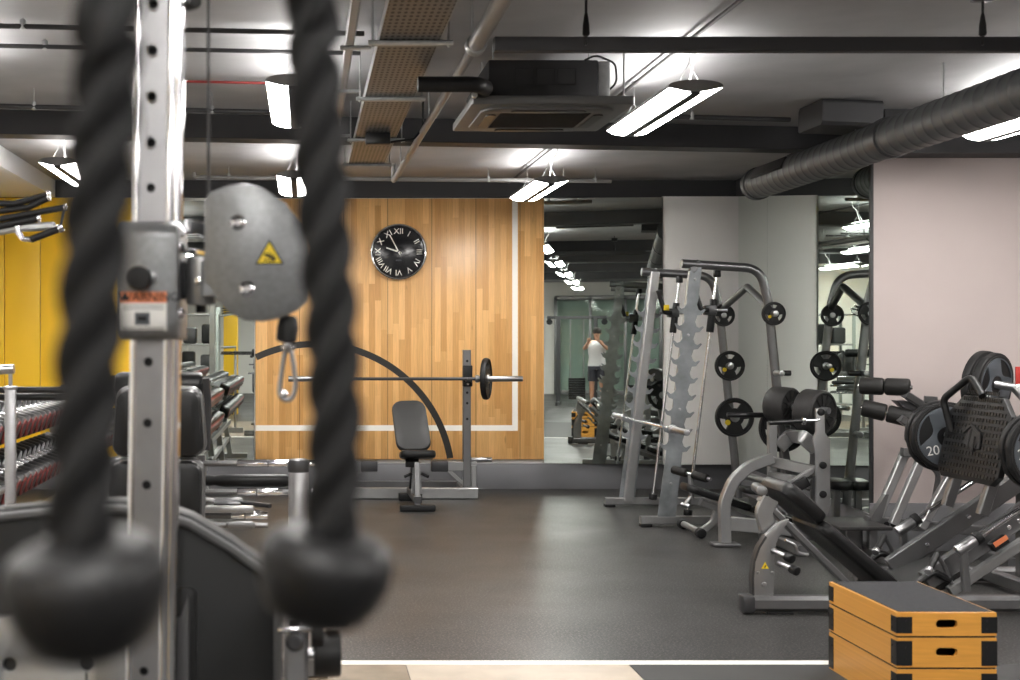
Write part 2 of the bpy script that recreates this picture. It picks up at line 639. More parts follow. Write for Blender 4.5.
# skirtings
struct(MB().span((XL, D - .03, 0), (SIDE, D, SK), .004).build('baseboard_back', 'greywall'))
struct(sideslab(PINKY, D - .03, 0, .02, 0, SK).build('baseboard_side', 'greywall'))
struct(MB().span((SX - .02, PINKY - .02, 0), (XR, PINKY, SK + .08), .004).build('baseboard_right', 'greywall'))
# dark band above the back wall and the downstand beam
struct(MB().span((XL, D - .07, ZB), (SIDE, D, CEIL)).build('trim_1', 'darkpaint'))
b = MB()
b.bar([V((XL, 8.98, (ZB + CEIL) / 2)), V((SX + .05, 9.9, (ZB + CEIL) / 2))], 0.22, CEIL - ZB, up=(0, 0, 1), c=.004)
struct(b.build('trim_2', 'darkpaint'))
struct(MB().span((SX - .02, PINKY - .25, ZR), (XR, PINKY, CEIL)).build('trim_3', 'darkpaint'))
# pale bulkhead running along the left of the ceiling
b = MB().span((XL, 6.4, 2.93), (-2.50, D - .07, CEIL), .004)
struct(b.build('trim_4', 'palebulk'))
# white pier and yellow panel on the back wall
struct(MB().span((3.56, 12.94, SK), (SIDE + .0, D, ZB), .003).build('wall_pier', 'wallwhite'))
b = MB()
xs = [XL, -2.55, -2.13, -1.72, -1.56]
xs = [XL, -3.02, -2.66, -1.70]
for i in range(3):
    b.span((xs[i] + .003, D - .03, SK), (xs[i + 1] - .003, D - .002, ZB), .004)
struct(b.build('wall_yellow_panel', 'yellow'))

# wooden panel made of old court boards
X0, X1 = W(255.5, 0, D).x, W(543, 0, D).x
Z0, Z1 = W(0, 459, D).z, W(0, 199, D).z
wp = MB().span((X0, D - .05, Z0), (X1, D - .001, Z1), .003).build('court_board_panel', 'wood', loc=(X0, D - .05, 0))
tag(wp, 'tall wooden wall panel of pale maple boards with white and black court lines', 'wall panel')
lx = W(515, 0, D - .05).x
lz = W(0, 428, D - .05).z
b = MB()
yy = D - .051
b.span((lx - .028, yy - .001, lz - .028), (lx + .028, yy + .001, Z1 - .002))
b.span((X0 + .002, yy - .001, lz - .028), (lx - .028, yy + .001, lz + .028))
b.build('court_line', 'courtwhite', wp, label='white right-angled court line')
c0 = W(315, 481, D - .05)
R0 = 137 / F * (D - .05)
b = MB()
pts = []
for k in range(281):
    a = math.radians(8 + k * .5)
    p = c0 + V((math.cos(a) * R0, 0, math.sin(a) * R0))
    if p.x > X0 + .004 and p.z > Z0 + .004:
        pts.append((p.x, yy - .0005, p.z))
b.bar(pts, .066, .002, up=(0, 1, 0), c=.0004)
b.build('court_arc', 'courtblack', wp, label='black curved court line')

# clock
cc = W(398.5, 252, D - .06)
ck = thing('wall_clock', (cc.x, D - .05, cc.z), 'round black wall clock with silver rim and Roman numerals on the wooden panel', 'clock')
cr = .283
Y_ = D - .052
b = MB().lathe([(cr - .03, 0), (cr, 0), (cr, .03), (cr - .004, .042), (cr - .012, .046), (cr - .02, .042), (cr - .024, .03), (cr - .024, .006)], (cc.x, Y_, cc.z), (0, -1, 0), 64)
b.build('rim', 'chrome', ck)
MB().lathe([(cr - .022, .004)] + [((cr - .022) * q, .014 + .016 * (1 - q * q)) for q in (1, .92, .8, .65, .5, .35, .2, .08)], (cc.x, Y_, cc.z), (0, -1, 0), 64).build('face', 'clockface', ck)
for h, s in zip(range(1, 13), ['I', 'II', 'III', 'IV', 'V', 'VI', 'VII', 'VIII', 'IX', 'X', 'XI', 'XII']):
    a = PI / 2 - h * PI / 6
    o = V((cc.x + math.cos(a) * .205, Y_ - .0225, cc.z + math.sin(a) * .205))
    up = V((math.cos(a), 0, math.sin(a)))
    MB().text(s, o, V((math.sin(a), 0, -math.cos(a))), up, .082, .001).build('numeral', 'courtwhite', ck)
for nm, ang, ln, w in (('hour_hand', math.radians(162), .13, .014), ('minute_hand', math.radians(118), .19, .011)):
    d = V((math.cos(ang), 0, math.sin(ang)))
    o = V((cc.x, Y_ - .032, cc.z))
    MB().bar([o - d * .03, o + d * ln], w, .003, up=(0, 1, 0), c=.001).build(nm, 'courtwhite', ck)
MB().cyl((cc.x, Y_ - .028, cc.z), (cc.x, Y_ - .038, cc.z), .012).build('hand_cap', 'chrome', ck)
MB().box((cc.x, Y_ - .0295, cc.z - .085), (.055, .001, .012)).build('maker_mark', 'plategrey', ck)

# mirrors
mL, mR = V((W(543.6, 0, D).x, 13.065)), V((3.556, 12.925))


def mirror(name, a, c, z0, z1, th, label, group=None):
    """upright mirror sheet from plan point a to c, silvered towards the room"""
    d = V((c[0] - a[0], c[1] - a[1], 0)); L_ = d.length; d.normalize()
    n = V((d.y, -d.x, 0))
    mid = V(((a[0] + c[0]) / 2, (a[1] + c[1]) / 2, (z0 + z1) / 2)) - n * th / 2
    r = Matrix((d, -n, V((0, 0, 1)))).transposed()
    o = MB().box(mid, (L_, th, z1 - z0), r).build(name, 'mirror', loc=(mid.x, mid.y, z0))
    return tag(o, label, 'mirror', group)


mirror('wall_mirror', mL, mR, SK + .004, ZB - .01, .008, 'tall frameless wall mirror between the wooden panel and the white pier')
# the timber grounds that carry the angled mirror
b = MB()
bmv = [(mL.x, D - .002), (mL.x, mL.y + .01), (mR.x, mR.y + .012), (mR.x, D - .002)]
b.prism(bmv, (0, 0, (SK + ZB) / 2), (1, 0, 0), (0, 1, 0), ZB - SK - .02)
struct(b.build('trim_5', 'wallwhite'))
struct(sideslab(PINKY + .0, D - .07, -.02, .016, ZB, CEIL).build('trim_11', 'darkpaint'))
mx_ = -1.675
mirror('wall_mirror', (mx_, D - .012), (X0 - .012, D - .012), SK + .004, ZB - .03, .008, 'tall wall mirror between the yellow wall panel and the wooden panel')
ymid = 11.9
for y0, y1, lb in ((D - .155, ymid + .002, 'wall mirror on the return wall, the one that meets the white pier'),
                   (ymid - .002, PINKY + .03, 'wall mirror on the return wall, the one next to the blush wall')):
    p0, p1 = sidept(y0, .012), sidept(y1, .012)
    mirror('wall_mirror', (p0.x, p0.y), (p1.x, p1.y), SK + .004, ZB - .002, .006, lb)
struct(MB().span((SX - .008, PINKY - .004, SK), (SX + .01, PINKY + .028, ZB), .002).build('trim_6', 'darkpaint'))

# floor markings at the front
ly = W(0, 663, 1).z
yl = 1.5 * F / 323
st = MB().span((-3.2, yl - .035, 0), (2.95, yl + .035, .003)).build('floor_line', 'line', loc=(0, yl, 0))
tag(st, 'white line across the floor where rubber meets the coloured track lanes', 'floor line')
for nm, xa, xb, m_, lb in (('brown', -3.2, .465, 'brown', 'brown vinyl lane on the floor in front of the white line'),
                           ('beige', .465, 1.495, 'beige', 'pale beige vinyl lane on the floor in front of the white line'),
                           ('dark', 1.495, 4.6, 'darkvinyl', 'dark vinyl lane on the floor around the wooden boxes')):
    o = MB().span((xa + .002, 2.2, 0), (xb - .002, yl - .036, .002)).build('track_lane', m_, loc=((xa + xb) / 2, 4, 0))
    tag(o, lb, 'floor lane')

# ================================================================== CEILING SERVICES
def fix(name, X, Ya, Yb, zb, label, group):
    """pendant luminaire: winged housing, two diffusers, uplight slot, suspension wires"""
    t = thing(name, (X, (Ya + Yb) / 2, zb), label, 'light', group)
    w, hgt = .142, .075
    # housing cross-section in X,Z (lens shape)
    top = [(w * math.cos(a), hgt * .55 + hgt * .42 * math.sin(a)) for a in [PI * k / 10 for k in range(11)]]
    low = [(-w * .98, hgt * .42), (-.05, .012), (.05, .012), (w * .98, hgt * .42)]
    MB().prism(top + low, (X, (Ya + Yb) / 2, zb), (1, 0, 0), (0, 0, 1), Yb - Ya).build('housing', 'fixture', t)
    MB().span((X - .026, Ya + .004, zb - .006), (X + .026, Yb - .004, zb + .014), .004).build('spine', 'conduit', t)
    for s in (-1, 1):
        a, c = V((s * .027, 0, .0)), V((s * w * .97, 0, hgt * .40))
        pr = [(a.x, a.z), (s * .06, .001), (s * .105, .010), (c.x, c.z), (s * .1, .03), (s * .05, .013)]
        MB().prism(pr, (X, (Ya + Yb) / 2, zb), (1, 0, 0), (0, 0, 1), Yb - Ya - .012).build('diffuser', 'lamp', t)
    MB().span((X - .05, Ya + .06, zb + hgt * .97), (X + .05, Yb - .06, zb + hgt * .97 + .004)).build('uplight', 'uplamp', t)
    for yy_ in (Ya + .12, Yb - .12):
        b = MB()
        for s in (-1, 1):
            b.tube([(X + s * .06, yy_, zb + hgt * .95), (X, yy_, zb + hgt + .11)], .0022, seg=6)
        b.tube([(X, yy_, zb + hgt + .11), (X, yy_, CEIL)], .0022, seg=6)
        b.cyl((X, yy_, CEIL - .03), (X, yy_, CEIL), .012, seg=12)
        b.build('suspension_wire', 'galv', t)
    b = MB().tube([(X + .02, Ya + .2, zb + hgt), (X + .03, Ya + .12, zb + hgt + .15), (X + .06, Ya + .1, CEIL - .06), (X + .07, Ya + .1, CEIL)], .0045, fil=.08, seg=8)
    b.build('flex', 'white', t)
    return t


ZL = 2.78
G = 'pendant lights under the ceiling'
fix('pendant_light', 2.03, 6.75, 8.15, ZL, 'white pendant light right beside the ceiling cassette unit, lower edges glowing', G)
fix('pendant_light', 2.03, 10.7, 12.0, ZL, 'small white pendant light above the corner of wooden panel and mirror', G)
fix('pendant_light', -.06, 6.6, 7.85, ZL, 'white pendant light between column and right rope, the upper one', G)
fix('pendant_light', -.09, 10.35, 11.6, ZL, 'white pendant light between column and right rope, the lower one', G)
fix('pendant_light', -1.83, 9.6, 10.9, ZL, 'white pendant light by the pale bulkhead, left of the left rope', G)
fix('pendant_light', -1.86, 6.05, 7.3, ZL, 'white pendant light cut by the left picture edge', G)
fix('pendant_light', 4.36, 6.9, 8.35, 2.78, 'white pendant light under the round duct', G)
LB = 'white pendant light hanging in the row seen reflected in the mirrors'
for X, ys in ((2.03, (3.1, -.5, -4.1, -7.7)), (-.09, (3.0, -.6, -4.2, -7.8)), (-1.86, (2.3, -1.3, -4.9)), (4.36, (3.3, -.4, -4.0, -7.6)), (6.4, (6.6, 3.0, -.6))):
    for y in ys:
        fix('pendant_light', X, y, y + 1.25, ZL, LB, G + ' behind the viewpoint')

# spiral duct with grille
dc, dr = V((3.685, 10.6, 2.772)), .122
t = thing('spiral_duct', (3.685, 9, 2.772), 'long round grey spiral duct hung below the ceiling on the right', 'air duct')
b = MB()
pr = []
y = 0
while y < 7.6:
    pr += [(dr, y), (dr, y + .085), (dr + .0025, y + .092), (dr + .0025, y + .1), (dr, y + .107)]
    y += .115
pr = [(dr - .02, -.012), (dr, -.002)] + pr
b.lathe(pr, dc, (0, -1, 0), 40)
b.build('duct_tube', 'duct', t)
b = MB().lathe([(.02, -.03), (dr - .03, -.03), (dr + .008, -.022), (dr + .01, 0), (dr + .01, .05), (dr, .056)], dc, (0, -1, 0), 40)
b.build('end_cap', 'duct', t)
for yy_ in (2.42, 4.9):
    b = MB().lathe([(dr, yy_ - .05), (dr + .012, yy_ - .045), (dr + .012, yy_ + .045), (dr, yy_ + .05)], dc, (0, -1, 0), 40)
    b.build('coupling_band', 'gun', t)
MB().box(dc + V((-.109, -.56, .055)), (.02, .66, .092), (V((0, 1, 0)), .46), .004).build('air_grille', 'blackmetal', t)
b = MB()
for yy_ in (1.9, 3.1, 4.6):
    for s in (-1,):
        b.tube([dc + V((s * .0, -yy_, dr)), dc + V((s * .0, -yy_, CEIL - dc.z))], .005, seg=8)
b.build('hanger_rod', 'galv', t)
# rectangular take-off duct behind the spiral duct
b = MB()
b.bar([(3.40, 8.75, 3.005), (3.55, 8.75, 3.0), (3.80, 8.75, 2.99)], .42, .17, up=(0, 0, 1), fil=.05, c=.02)
tag(b.build('branch_duct', 'darkpaint', loc=(3.6, 8.75, 2.91)), 'grey rectangular branch duct behind the round spiral duct', 'air duct')
b = MB().box((4.62, 8.2, 3.04), (.2, .14, .12), None, .006)
tag(b.build('junction_box', 'conduit', loc=(4.62, 8.2, 2.98)), 'dark junction box on the ceiling right of the round duct', 'junction box')

# ceiling cassette
AX0, AX1, AY0, AY1, AZ = .876, 1.716, 6.78, 7.66, 2.73
t = thing('cassette_unit', ((AX0 + AX1) / 2, (AY0 + AY1) / 2, AZ), 'dark grey ceiling cassette air conditioner hanging in the middle', 'air conditioner')
ax, ay = (AX0 + AX1) / 2, (AY0 + AY1) / 2
MB().span((.985, 6.98, AZ + .045), (1.575, 7.56, AZ + .275), .008).build('casing', 'acbody', t)
b = MB()
for k in range(3):
    x0 = 1.125 + k * .115
    for e in ((x0, 2.87, x0 + .1, 2.873), (x0, 2.955, x0 + .1, 2.958), (x0, 2.87, x0 + .003, 2.958), (x0 + .097, 2.87, x0 + .1, 2.958)):
        b.span((e[0], 6.977, e[1]), (e[2], 6.981, e[3]))
b.build('knockout_panel', 'blackmetal', t)
b = MB()
b.span((1.578, 6.99, AZ + .06), (1.64, 7.5, AZ + .27), .004)
b.build('control_box', 'galv', t)
b = MB().prism(rrect(AX1 - AX0, AY1 - AY0, .012), (ax, ay, AZ + .022), (1, 0, 0), (0, 1, 0), .044, bev=.006)
b.build('fascia_panel', 'acpanel', t)
b = MB().prism(rrect(.70, .74, .12), (ax, ay, AZ - .004), (1, 0, 0), (0, 1, 0), .018, holes=[rrect(.50, .50, .015)], bev=.006)
b.build('louvre_ring', 'acpanel', t)
for dx, dy, sx, sy in ((0, -.305, .40, .055), (0, .305, .40, .055), (-.29, 0, .055, .42), (.29, 0, .055, .42)):
    MB().prism(rrect(sx, sy, .026), (ax + dx, ay + dy, AZ - .016), (1, 0, 0), (0, 1, 0), .008).build('air_outlet', 'blackmetal', t)
b = MB().box((ax, ay, AZ - .002), (.5, .5, .012))
for k in range(24):
    b.box((ax, ay - .24 + k * .0208, AZ - .009), (.49, .005, .004))
b.build('intake_grille', 'acgrille', t)
b = MB()
for x, y in ((1.02, 7.05), (1.54, 7.05), (1.02, 7.5), (1.54, 7.5), (1.68, 6.85)):
    b.tube([(x, y, AZ + .04), (x, y, CEIL)], .005, seg=8)
b.build('hanger_rod', 'galv', t)
b = MB().tube([(.565, 6.52, 2.782), (.86, 6.52, 2.782), (.93, 6.7, 2.80), (.93, 7.2, 2.82), (1.0, 7.2, 2.82)], .040, fil=.07, seg=16)
b.build('insulated_pipe', 'rubber', t)
b = MB().tube([(.86, 6.60, 2.75), (.90, 6.9, 2.79), (.99, 7.1, 2.80)], .016, fil=.08, seg=10)
b.build('drain_hose', 'galv', t)
b = MB().tube([(1.5, 6.97, 3.0), (1.55, 6.93, 3.02), (1.66, 6.95, 2.98), (1.68, 7.0, 2.88), (1.6, 7.0, 2.82)], .006, fil=.06, seg=8)
b.build('cable', 'blackplastic', t)

# perforated cable tray
t = thing('cable_tray', (.47, 8, 2.85), 'wide perforated steel cable tray hung under the ceiling', 'cable tray')
tx0, tx1 = .335, .607
MB().span((tx0, 2.0, 2.85), (tx1, 10.03, 2.853)).build('tray_bed', 'tray', t)
for x in (tx0, tx1):
    MB().span((x - .002, 2.0, 2.85), (x + .002, 10.03, 2.90)).build('side_flange', 'galv', t)
for y in (5.86, 7.22, 8.7, 9.95):
    b = MB().bar([(tx0 - .05, y, 2.838), (tx1 + .06, y, 2.838)], .04, .022, up=(0, 0, 1))
    o = b.build('support_bar', 'galv', t)
    for x in (tx0 - .03, tx1 + .04):
        MB().tube([(x, y, 2.82), (x, y, CEIL)], .005, seg=8).build('hanger_rod', 'galv', o)
b = MB()
for k, (x, r) in enumerate(((.47, .012), (.50, .009), (.525, .012), (.555, .01))):
    b.tube([(x, 2.0, 2.854 + r), (x + .01, 6, 2.854 + r), (x, 9.9, 2.854 + r)], r, seg=8)
b.build('cable', 'blackplastic', t)
o = MB().box((.475, 8.50, 2.812), (.16, .12, .075), None, .006).build('junction_box', 'blackmetal', loc=(.475, 8.50, 2.775))
tag(o, 'black junction box under the perforated cable tray', 'junction box')
b = MB().tube([(.55, 8.55, 2.80), (.72, 8.6, 2.83), (.78, 8.6, 2.90), (.78, 8.6, CEIL)], .008, fil=.04, seg=8)
tag(b.build('cable', 'blackplastic', loc=(.7, 8.6, 2.9)), 'black cable leaving the junction box under the cable tray', 'cable')
t = thing('slotted_channel', (.24, 8, 2.95), 'narrow slotted steel channel beside the wide cable tray', 'cable tray')
MB().bar([(.215, 2.0, 2.94), (.215, 10.2, 2.94)], .045, .03, up=(0, 0, 1)).build('channel', 'strut', t)
for y in (6.3, 7.4, 9.0):
    b = MB().tube([(.215, y, 2.905), (.215, y, CEIL - .002)], .005, seg=8)
    b.bar([(.17, y, 2.915), (.32, y, 2.915)], .03, .02, up=(0, 0, 1))
    b.build('bracket', 'galv', t)

# grey service pipe
t = thing('service_pipe', (.8, 8, 2.87), 'grey service pipe running along the ceiling between cable tray and cassette', 'pipe')
MB().tube([(.808, 2.0, 2.875), (.795, 6.05, 2.875)], .038, seg=20).build('pipe_run', 'pipe', t)
MB().tube([(.795, 6.0, 2.875), (.765, 11.2, 2.875), (.765, 11.2, 3.02)], .024, fil=.03, seg=16).build('pipe_run', 'pipe', t)
for y, r in ((6.06, .048), (4.6, .046)):
    MB().cyl((.796, y - .04, 2.875), (.796, y + .04, 2.875), r, .006).build('coupling', 'galv', t)
b = MB()
for y in (6.06, 8.2, 10.6):
    b.tube([(.78, y, 2.9), (.78, y, CEIL)], .005, seg=8)
b.build('hanger_rod', 'galv', t)

# hung trunking beam in front
b = MB().bar([(W(494, 0, 5.87).x, 5.87, 2.832), (3.5, 5.87, 2.832)], .06, .064, up=(0, 0, 1), c=.004)
t = thing('hung_trunking', (2.5, 5.87, 2.8), 'dark horizontal trunking rail hung across the top of the picture', 'trunking')
b.build('rail', 'darkpaint', t)
for px in (587, 985):
    x = W(px, 0, 5.8).x
    o = MB().tube([(x, 5.82, 2.82), (x, 5.82, CEIL)], .006, seg=8).build('hanger_rod', 'conduit', t)
    MB().lathe([(.010, 0), (.017, .008), (.015, .05), (.010, .085), (.007, .10)], (x, 5.82, 2.86), (0, 0, 1), 16).build('hanger_clamp', 'blackmetal', o)
    if px == 985:
        MB().box((x, 5.82, 3.04), (.09, .06, .05), None, .008).build('beam_clamp', 'blackmetal', o)

# conduits and pipes
def conduit(name, pts, r, m, label, cat, clips=()):
    t = thing(name, V(pts[0]), label, cat)
    MB().tube(pts, r, fil=.05, seg=10).build('tube', m, t)
    for x, y, z in clips:
        b = MB().cyl((x, y, z - .02), (x, y, z + .03), .016, .004, 12)
        b.tube([(x, y, z), (x, y, CEIL - .001)], .004, seg=6)
        b.build('clip', 'galv', t)
    return t


conduit('ceiling_conduit', [(-2.6, 6.34, 3.055), (.3, 6.6, 3.055)], .013, 'conduit', 'dark conduit along the upper left ceiling, the upper of the pair', 'conduit', [(-1.4, 6.45, 3.06), (-.05, 6.57, 3.06)])
conduit('ceiling_conduit', [(-2.6, 6.78, 3.055), (.3, 7.05, 3.055)], .012, 'conduit', 'dark conduit along the upper left ceiling, the lower of the pair', 'conduit', [(-1.38, 6.9, 3.06)])
conduit('sprinkler_pipe', [(-.85, 7.83, 3.06), (.1, 7.93, 3.06)], .008, 'redpipe', 'thin red sprinkler pipe crossing behind the chrome column', 'pipe')
conduit('ceiling_conduit', [(-2.5, 8.15, 2.98), (-.1, 8.45, 2.98)], .014, 'conduit', 'dark conduit on drop hangers just before the dark beam on the left', 'conduit', [(-1.72, 8.25, 2.98), (-.6, 8.39, 2.98)])
conduit('sprinkler_pipe', [(-1.02, 11.95, 3.04), (-1.02, 11.95, 2.995), (2.85, 12.1, 2.98)], .020, 'pipe', 'pale grey sprinkler pipe running along the top of the back wall', 'pipe', [(-.7, 11.96, 3.0), (1.7, 12.05, 2.985), (2.4, 12.08, 2.985), (2.7, 12.09, 2.985)])
conduit('ceiling_conduit', [(2.0, -9, 3.06), (2.0, 6.5, 3.06), (2.02, 12.9, 3.06)], .011, 'conduit', 'black conduit running lengthwise above the row of lights beside the cassette', 'conduit')
conduit('ceiling_conduit', [(2.3, 8.7, 3.0), (3.30, 8.85, 3.0)], .016, 'conduit', 'grey conduit under the ceiling left of the branch duct', 'conduit', [(2.6, 8.74, 3.0)])
for k_, y in enumerate((3.7, .8, -2.6, -6.0)):
    conduit('ceiling_conduit', [(-2.6, y, 3.03), (8, y + .3, 3.03)], .02, 'conduit', 'dark conduit across the ceiling, seen in the mirrors', 'conduit')['group'] = 'conduits seen in the mirrors'
    struct(MB().span((XL, y + 1.0, ZB), (XR, y + 1.22, CEIL)).build('trim_%d' % (7 + k_), 'darkpaint'))
# ================================================================== SMITH MACHINE
EX, EY, EZ = V((1, 0, 0)), V((0, 1, 0)), V((0, 0, 1))
YN, YF = 10.46, 11.70


def toothed(L_, s0, n, pitch, w0=.052, w1=.064):
    """outline of an upright plate with upturned hooks down both edges"""
    right = [(w0 + .02, 0), (w1, .5)]
    for k in range(n):
        s = s0 + k * pitch
        w = w1 - .012 * k / n
        right += [(w, s), (w + .034, s + .010), (w + .062, s + .052), (w + .053, s + .058), (w + .026, s + .040), (w + .004, s + .05), (w - .012, s + .085)]
    st = s0 + n * pitch
    right += [(w1 - .016, st), (w0 - .008, L_)]
    left = [(-a, s) for a, s in reversed(right)]
    return right + left


sm = thing('smith_machine', (3.3, (YN + YF) / 2, 0), 'grey Smith machine with tall toothed uprights in front of the white pier', 'smith machine')
ud = V((.246, 0, 2.08)); UL = ud.length; ud.normalize()
ue = V((ud.z, 0, -ud.x))
for Y, s in ((YN, -1), (YF, 1)):
    o0 = V((2.90, Y + s * .02, .05))
    MB().prism(toothed(UL, .56, 9, .138), o0, ue, ud, .012).build('hook_plate', 'hookplate', sm)
    u = MB().bar([o0 + V((0, -s * .045, 0)), o0 + V((0, -s * .045, 0)) + ud * (UL - .02)], .075, .075, up=(0, 1, 0)).build('upright', 'silver', sm)
    b = MB()
    for q in (.3, .9, 1.5, 1.95):
        b.cyl(o0 + ud * q + V((0, s * .006, 0)), o0 + ud * q + V((0, s * .016, 0)), .011, .003, 12)
    b.build('bolt', 'satin', u)
    r = MB().bar([(2.70, Y, .052), (3.98, Y, .052)], .075, .062, up=(0, 0, 1)).build('base_rail', 'silver', sm)
    b = MB()
    b.box((2.74, Y, .012), (.09, .085, .024), None, .004); b.box((3.94, Y, .012), (.09, .085, .024), None, .004)
    b.build('rubber_foot', 'rubber', r)
    MB().tube([(3.03, Y, 2.115), (3.66, Y, 2.075), (3.725, Y, 1.82), (3.905, Y, .06)], .036, fil=.17, seg=16, n=10).build('top_frame', 'silver2', sm)
    MB().bar([(3.105, Y + s * .0, 2.05), (3.17, Y, 2.13)], .05, .06, up=(0, 1, 0)).build('gusset', 'silver2', sm)
    yr = Y - s * .09
    g0, g1 = V((3.345, yr, 2.06)), V((3.105, yr, .075))
    rod = MB().cyl(g0, g1, .0125, seg=14).build('guide_rod', 'chrome', sm)
    MB().cyl(g0 + V((0, 0, -.05)), g0 + V((0, 0, .01)), .03, .006).build('rod_cap', 'blackplastic', rod)
    gd = (g1 - g0).normalized()
    MB().cyl(g0 + gd * .23, g0 + gd * .50, .03, .004).build('bumper_sleeve', 'rubber', rod)
    MB().cyl(g1 - gd * .05, g1, .035, .006).build('rod_foot', 'blackplastic', rod)
    cg = g0 + gd * .32
    car = MB().box(cg + V((-.02, 0, 0)), (.10, .07, .08), None, .01).build('carriage', 'gun', sm)
    MB().tube([cg + V((-.05, -.05, 0)), cg + V((-.11, -.06, .0)), cg + V((-.17, -.06, .20))], .020, fil=.03, seg=12).build('lever', 'blackplastic', car)
    MB().cyl(cg + V((-.14, -.0, .0)), cg + V((.12, -.0, .0)), .014).build('cross_pin', 'satin', car)
    if s > 0:
        MB().box(cg + V((-.10, -.075, .045)), (.05, .012, .05), None, .004).build('sticker', 'yellowmark', car)
ym = (YN + YF) / 2
b = MB().tube([(3.735, YN, 1.76), (3.77, ym, 1.955), (3.735, YF, 1.76)], .030, fil=.06, seg=14)
b.build('rear_brace', 'silver2', sm)
MB().cyl((3.905, YN, .30), (3.905, YF, .30), .032).build('rear_crossbar', 'silver2', sm)
for Y, z, s, in ((YN, 1.235, -1), (YN, 1.71, -1), (YF, 1.27, -1), (YF, .81, -1), (YN, .75, -1)):
    x = 3.717 + (1.82 - z) * .1025
    MB().cyl((x, Y - .03, z), (x + (.0), Y - .17, z), .024, .004).build('storage_peg', 'satin', sm)
    if (Y, z) == (YN, 1.235):
        MB().cyl((x, Y - .05, z), (x + .11, Y - .06, z), .022, .004).build('storage_peg', 'blackmetal', sm)


def three_grip(R):
    out = circ(R, 48)
    holes = []
    for k in range(3):
        a = PI / 2 + k * 2 * PI / 3
        arc = [(R * .78 * math.cos(a + t), R * .78 * math.sin(a + t)) for t in [(-.45 + .9 * q / 8) for q in range(9)]]
        arc += [(R * .48 * math.cos(a + t), R * .48 * math.sin(a + t)) for t in [(.32 - .64 * q / 8) for q in range(9)]]
        holes.append(arc)
    return out, holes


def grip_plate(c, R, t, label, group, dot=True, axis=(0, -1, 0)):
    c = V(c)
    ax = V(axis).normalized()
    u = EZ.cross(ax).normalized()
    v = ax.cross(u)
    root = thing('weight_plate', c, label, 'weight plate', group)
    o_, h_ = three_grip(R * .97)
    MB().prism(o_, c, u, v, t * .55, holes=h_).build('disc', 'rubber', root)
    MB().sweep([c + (u * math.cos(q) + v * math.sin(q)) * R * .93 for q in [2 * PI * k / 48 for k in range(48)]],
               [(math.cos(q) * R * .07, math.sin(q) * t / 2) for q in [2 * PI * k / 10 for k in range(10)]], up=ax, closed=True).build('rim', 'rubber', root)
    MB().cyl(c - ax * t * .45, c + ax * t * .5, R * .24, .003).build('hub', 'satin', root)
    if dot:
        a = math.radians(215)
        p = c + (u * math.cos(a) + v * math.sin(a)) * R * .45
        MB().cyl(p + ax * t * .26, p + ax * (t * .3 + .002), R * .14).build('sticker', 'yellowmark', root)
    return root


GP = 'plates stored on the Smith machine'
grip_plate((3.735, YN - .10, 1.71), .095, .04, 'small black plate with yellow dot on the highest rear peg of the Smith machine', GP)
grip_plate((3.79, YF - .10, 1.27), .135, .04, 'middle-sized black plate with yellow dots on the far rear leg of the Smith machine', GP)
grip_plate((3.832, YF - .10, .81), .175, .045, 'large three-hole black plate with yellow dot low on the Smith machine', GP)
grip_plate((3.735, YF - .10, 1.72), .10, .04, 'small black plate behind the lever of the Smith machine', GP, dot=False)

# bar resting in the lower hooks
br_ = thing('barbell', (2.945, 11.1, .79), 'bare chrome barbell lying across the low hooks of the Smith machine', 'barbell')
MB().cyl((2.925, 12.25, .79), (2.925, 9.98, .79), .014).build('shaft', 'chrome', br_)
for a, c in ((12.3, 11.92), (9.95, 10.32)):
    MB().cyl((2.925, a, .79), (2.925, c, .79), .025, .004).build('sleeve', 'satin', br_)
    MB().cyl((2.925, c, .79), (2.925, c + (.03 if c < 11 else -.03), .79), .036, .006).build('collar', 'satin', br_)

# decline bench standing in front of it
Yb = 10.08
t = thing('decline_bench', (3.2, Yb, 0), 'black padded decline bench with foam rollers at the foot of the Smith machine', 'bench')
MB().pad(W(683, 486, Yb), W(748, 507, Yb), .28, .06, EY, .018).build('back_pad', 'vinyl', t)
MB().pad(W(750, 508, Yb), W(815, 530, Yb), .28, .06, EY, .018).build('seat_pad', 'vinyl', t)
MB().bar([W(700, 502, Yb), W(812, 541, Yb)], .05, .06, up=(0, 1, 0)).build('frame', 'silver', t)
MB().bar([W(718, 506, Yb), W(714, 522, Yb), W(697, 535, Yb)], .05, .05, up=(0, 1, 0), fil=.1).build('leg', 'silver', t)
MB().bar([W(800, 536, Yb), W(806, 535, Yb) + V((0, 0, -.0)), V((3.85, Yb, .03))], .05, .05, up=(0, 1, 0)).build('leg', 'silver', t)
o = MB().cyl((2.995, Yb - .25, .045), (2.995, Yb + .25, .045), .024).build('foot_bar', 'silver', t)
for s in (-1, 1):
    MB().cyl((2.995, Yb + s * .20, .038), (2.995, Yb + s * .27, .038), .038, .008).build('end_cap', 'rubber', o)
MB().cyl((3.85, Yb - .22, .03), (3.85, Yb + .22, .03), .03).build('foot_bar', 'silver', t)
MB().tube([W(692, 500, Yb), W(690, 474, Yb)], .018).build('roller_post', 'silver', t)
MB().tube([W(692, 496, Yb), W(685, 505, Yb)], .018).build('roller_post', 'silver', t)
for px, py in ((690, 474), (685, 505)):
    p = W(px, py, Yb)
    d_ = V((.55, -.83, -.12)).normalized()
    o = MB().cyl(p - d_ * (.18 if py < 500 else .03), p + d_ * (.20 if py < 500 else .05), .014).build('roller_bar', 'satin', t)
    if py < 500:
        for s in (-1, 1):
            MB().cyl(p + d_ * s * .03, p + d_ * s * .17, .033, .010).build('foam_roller', 'foam', o)

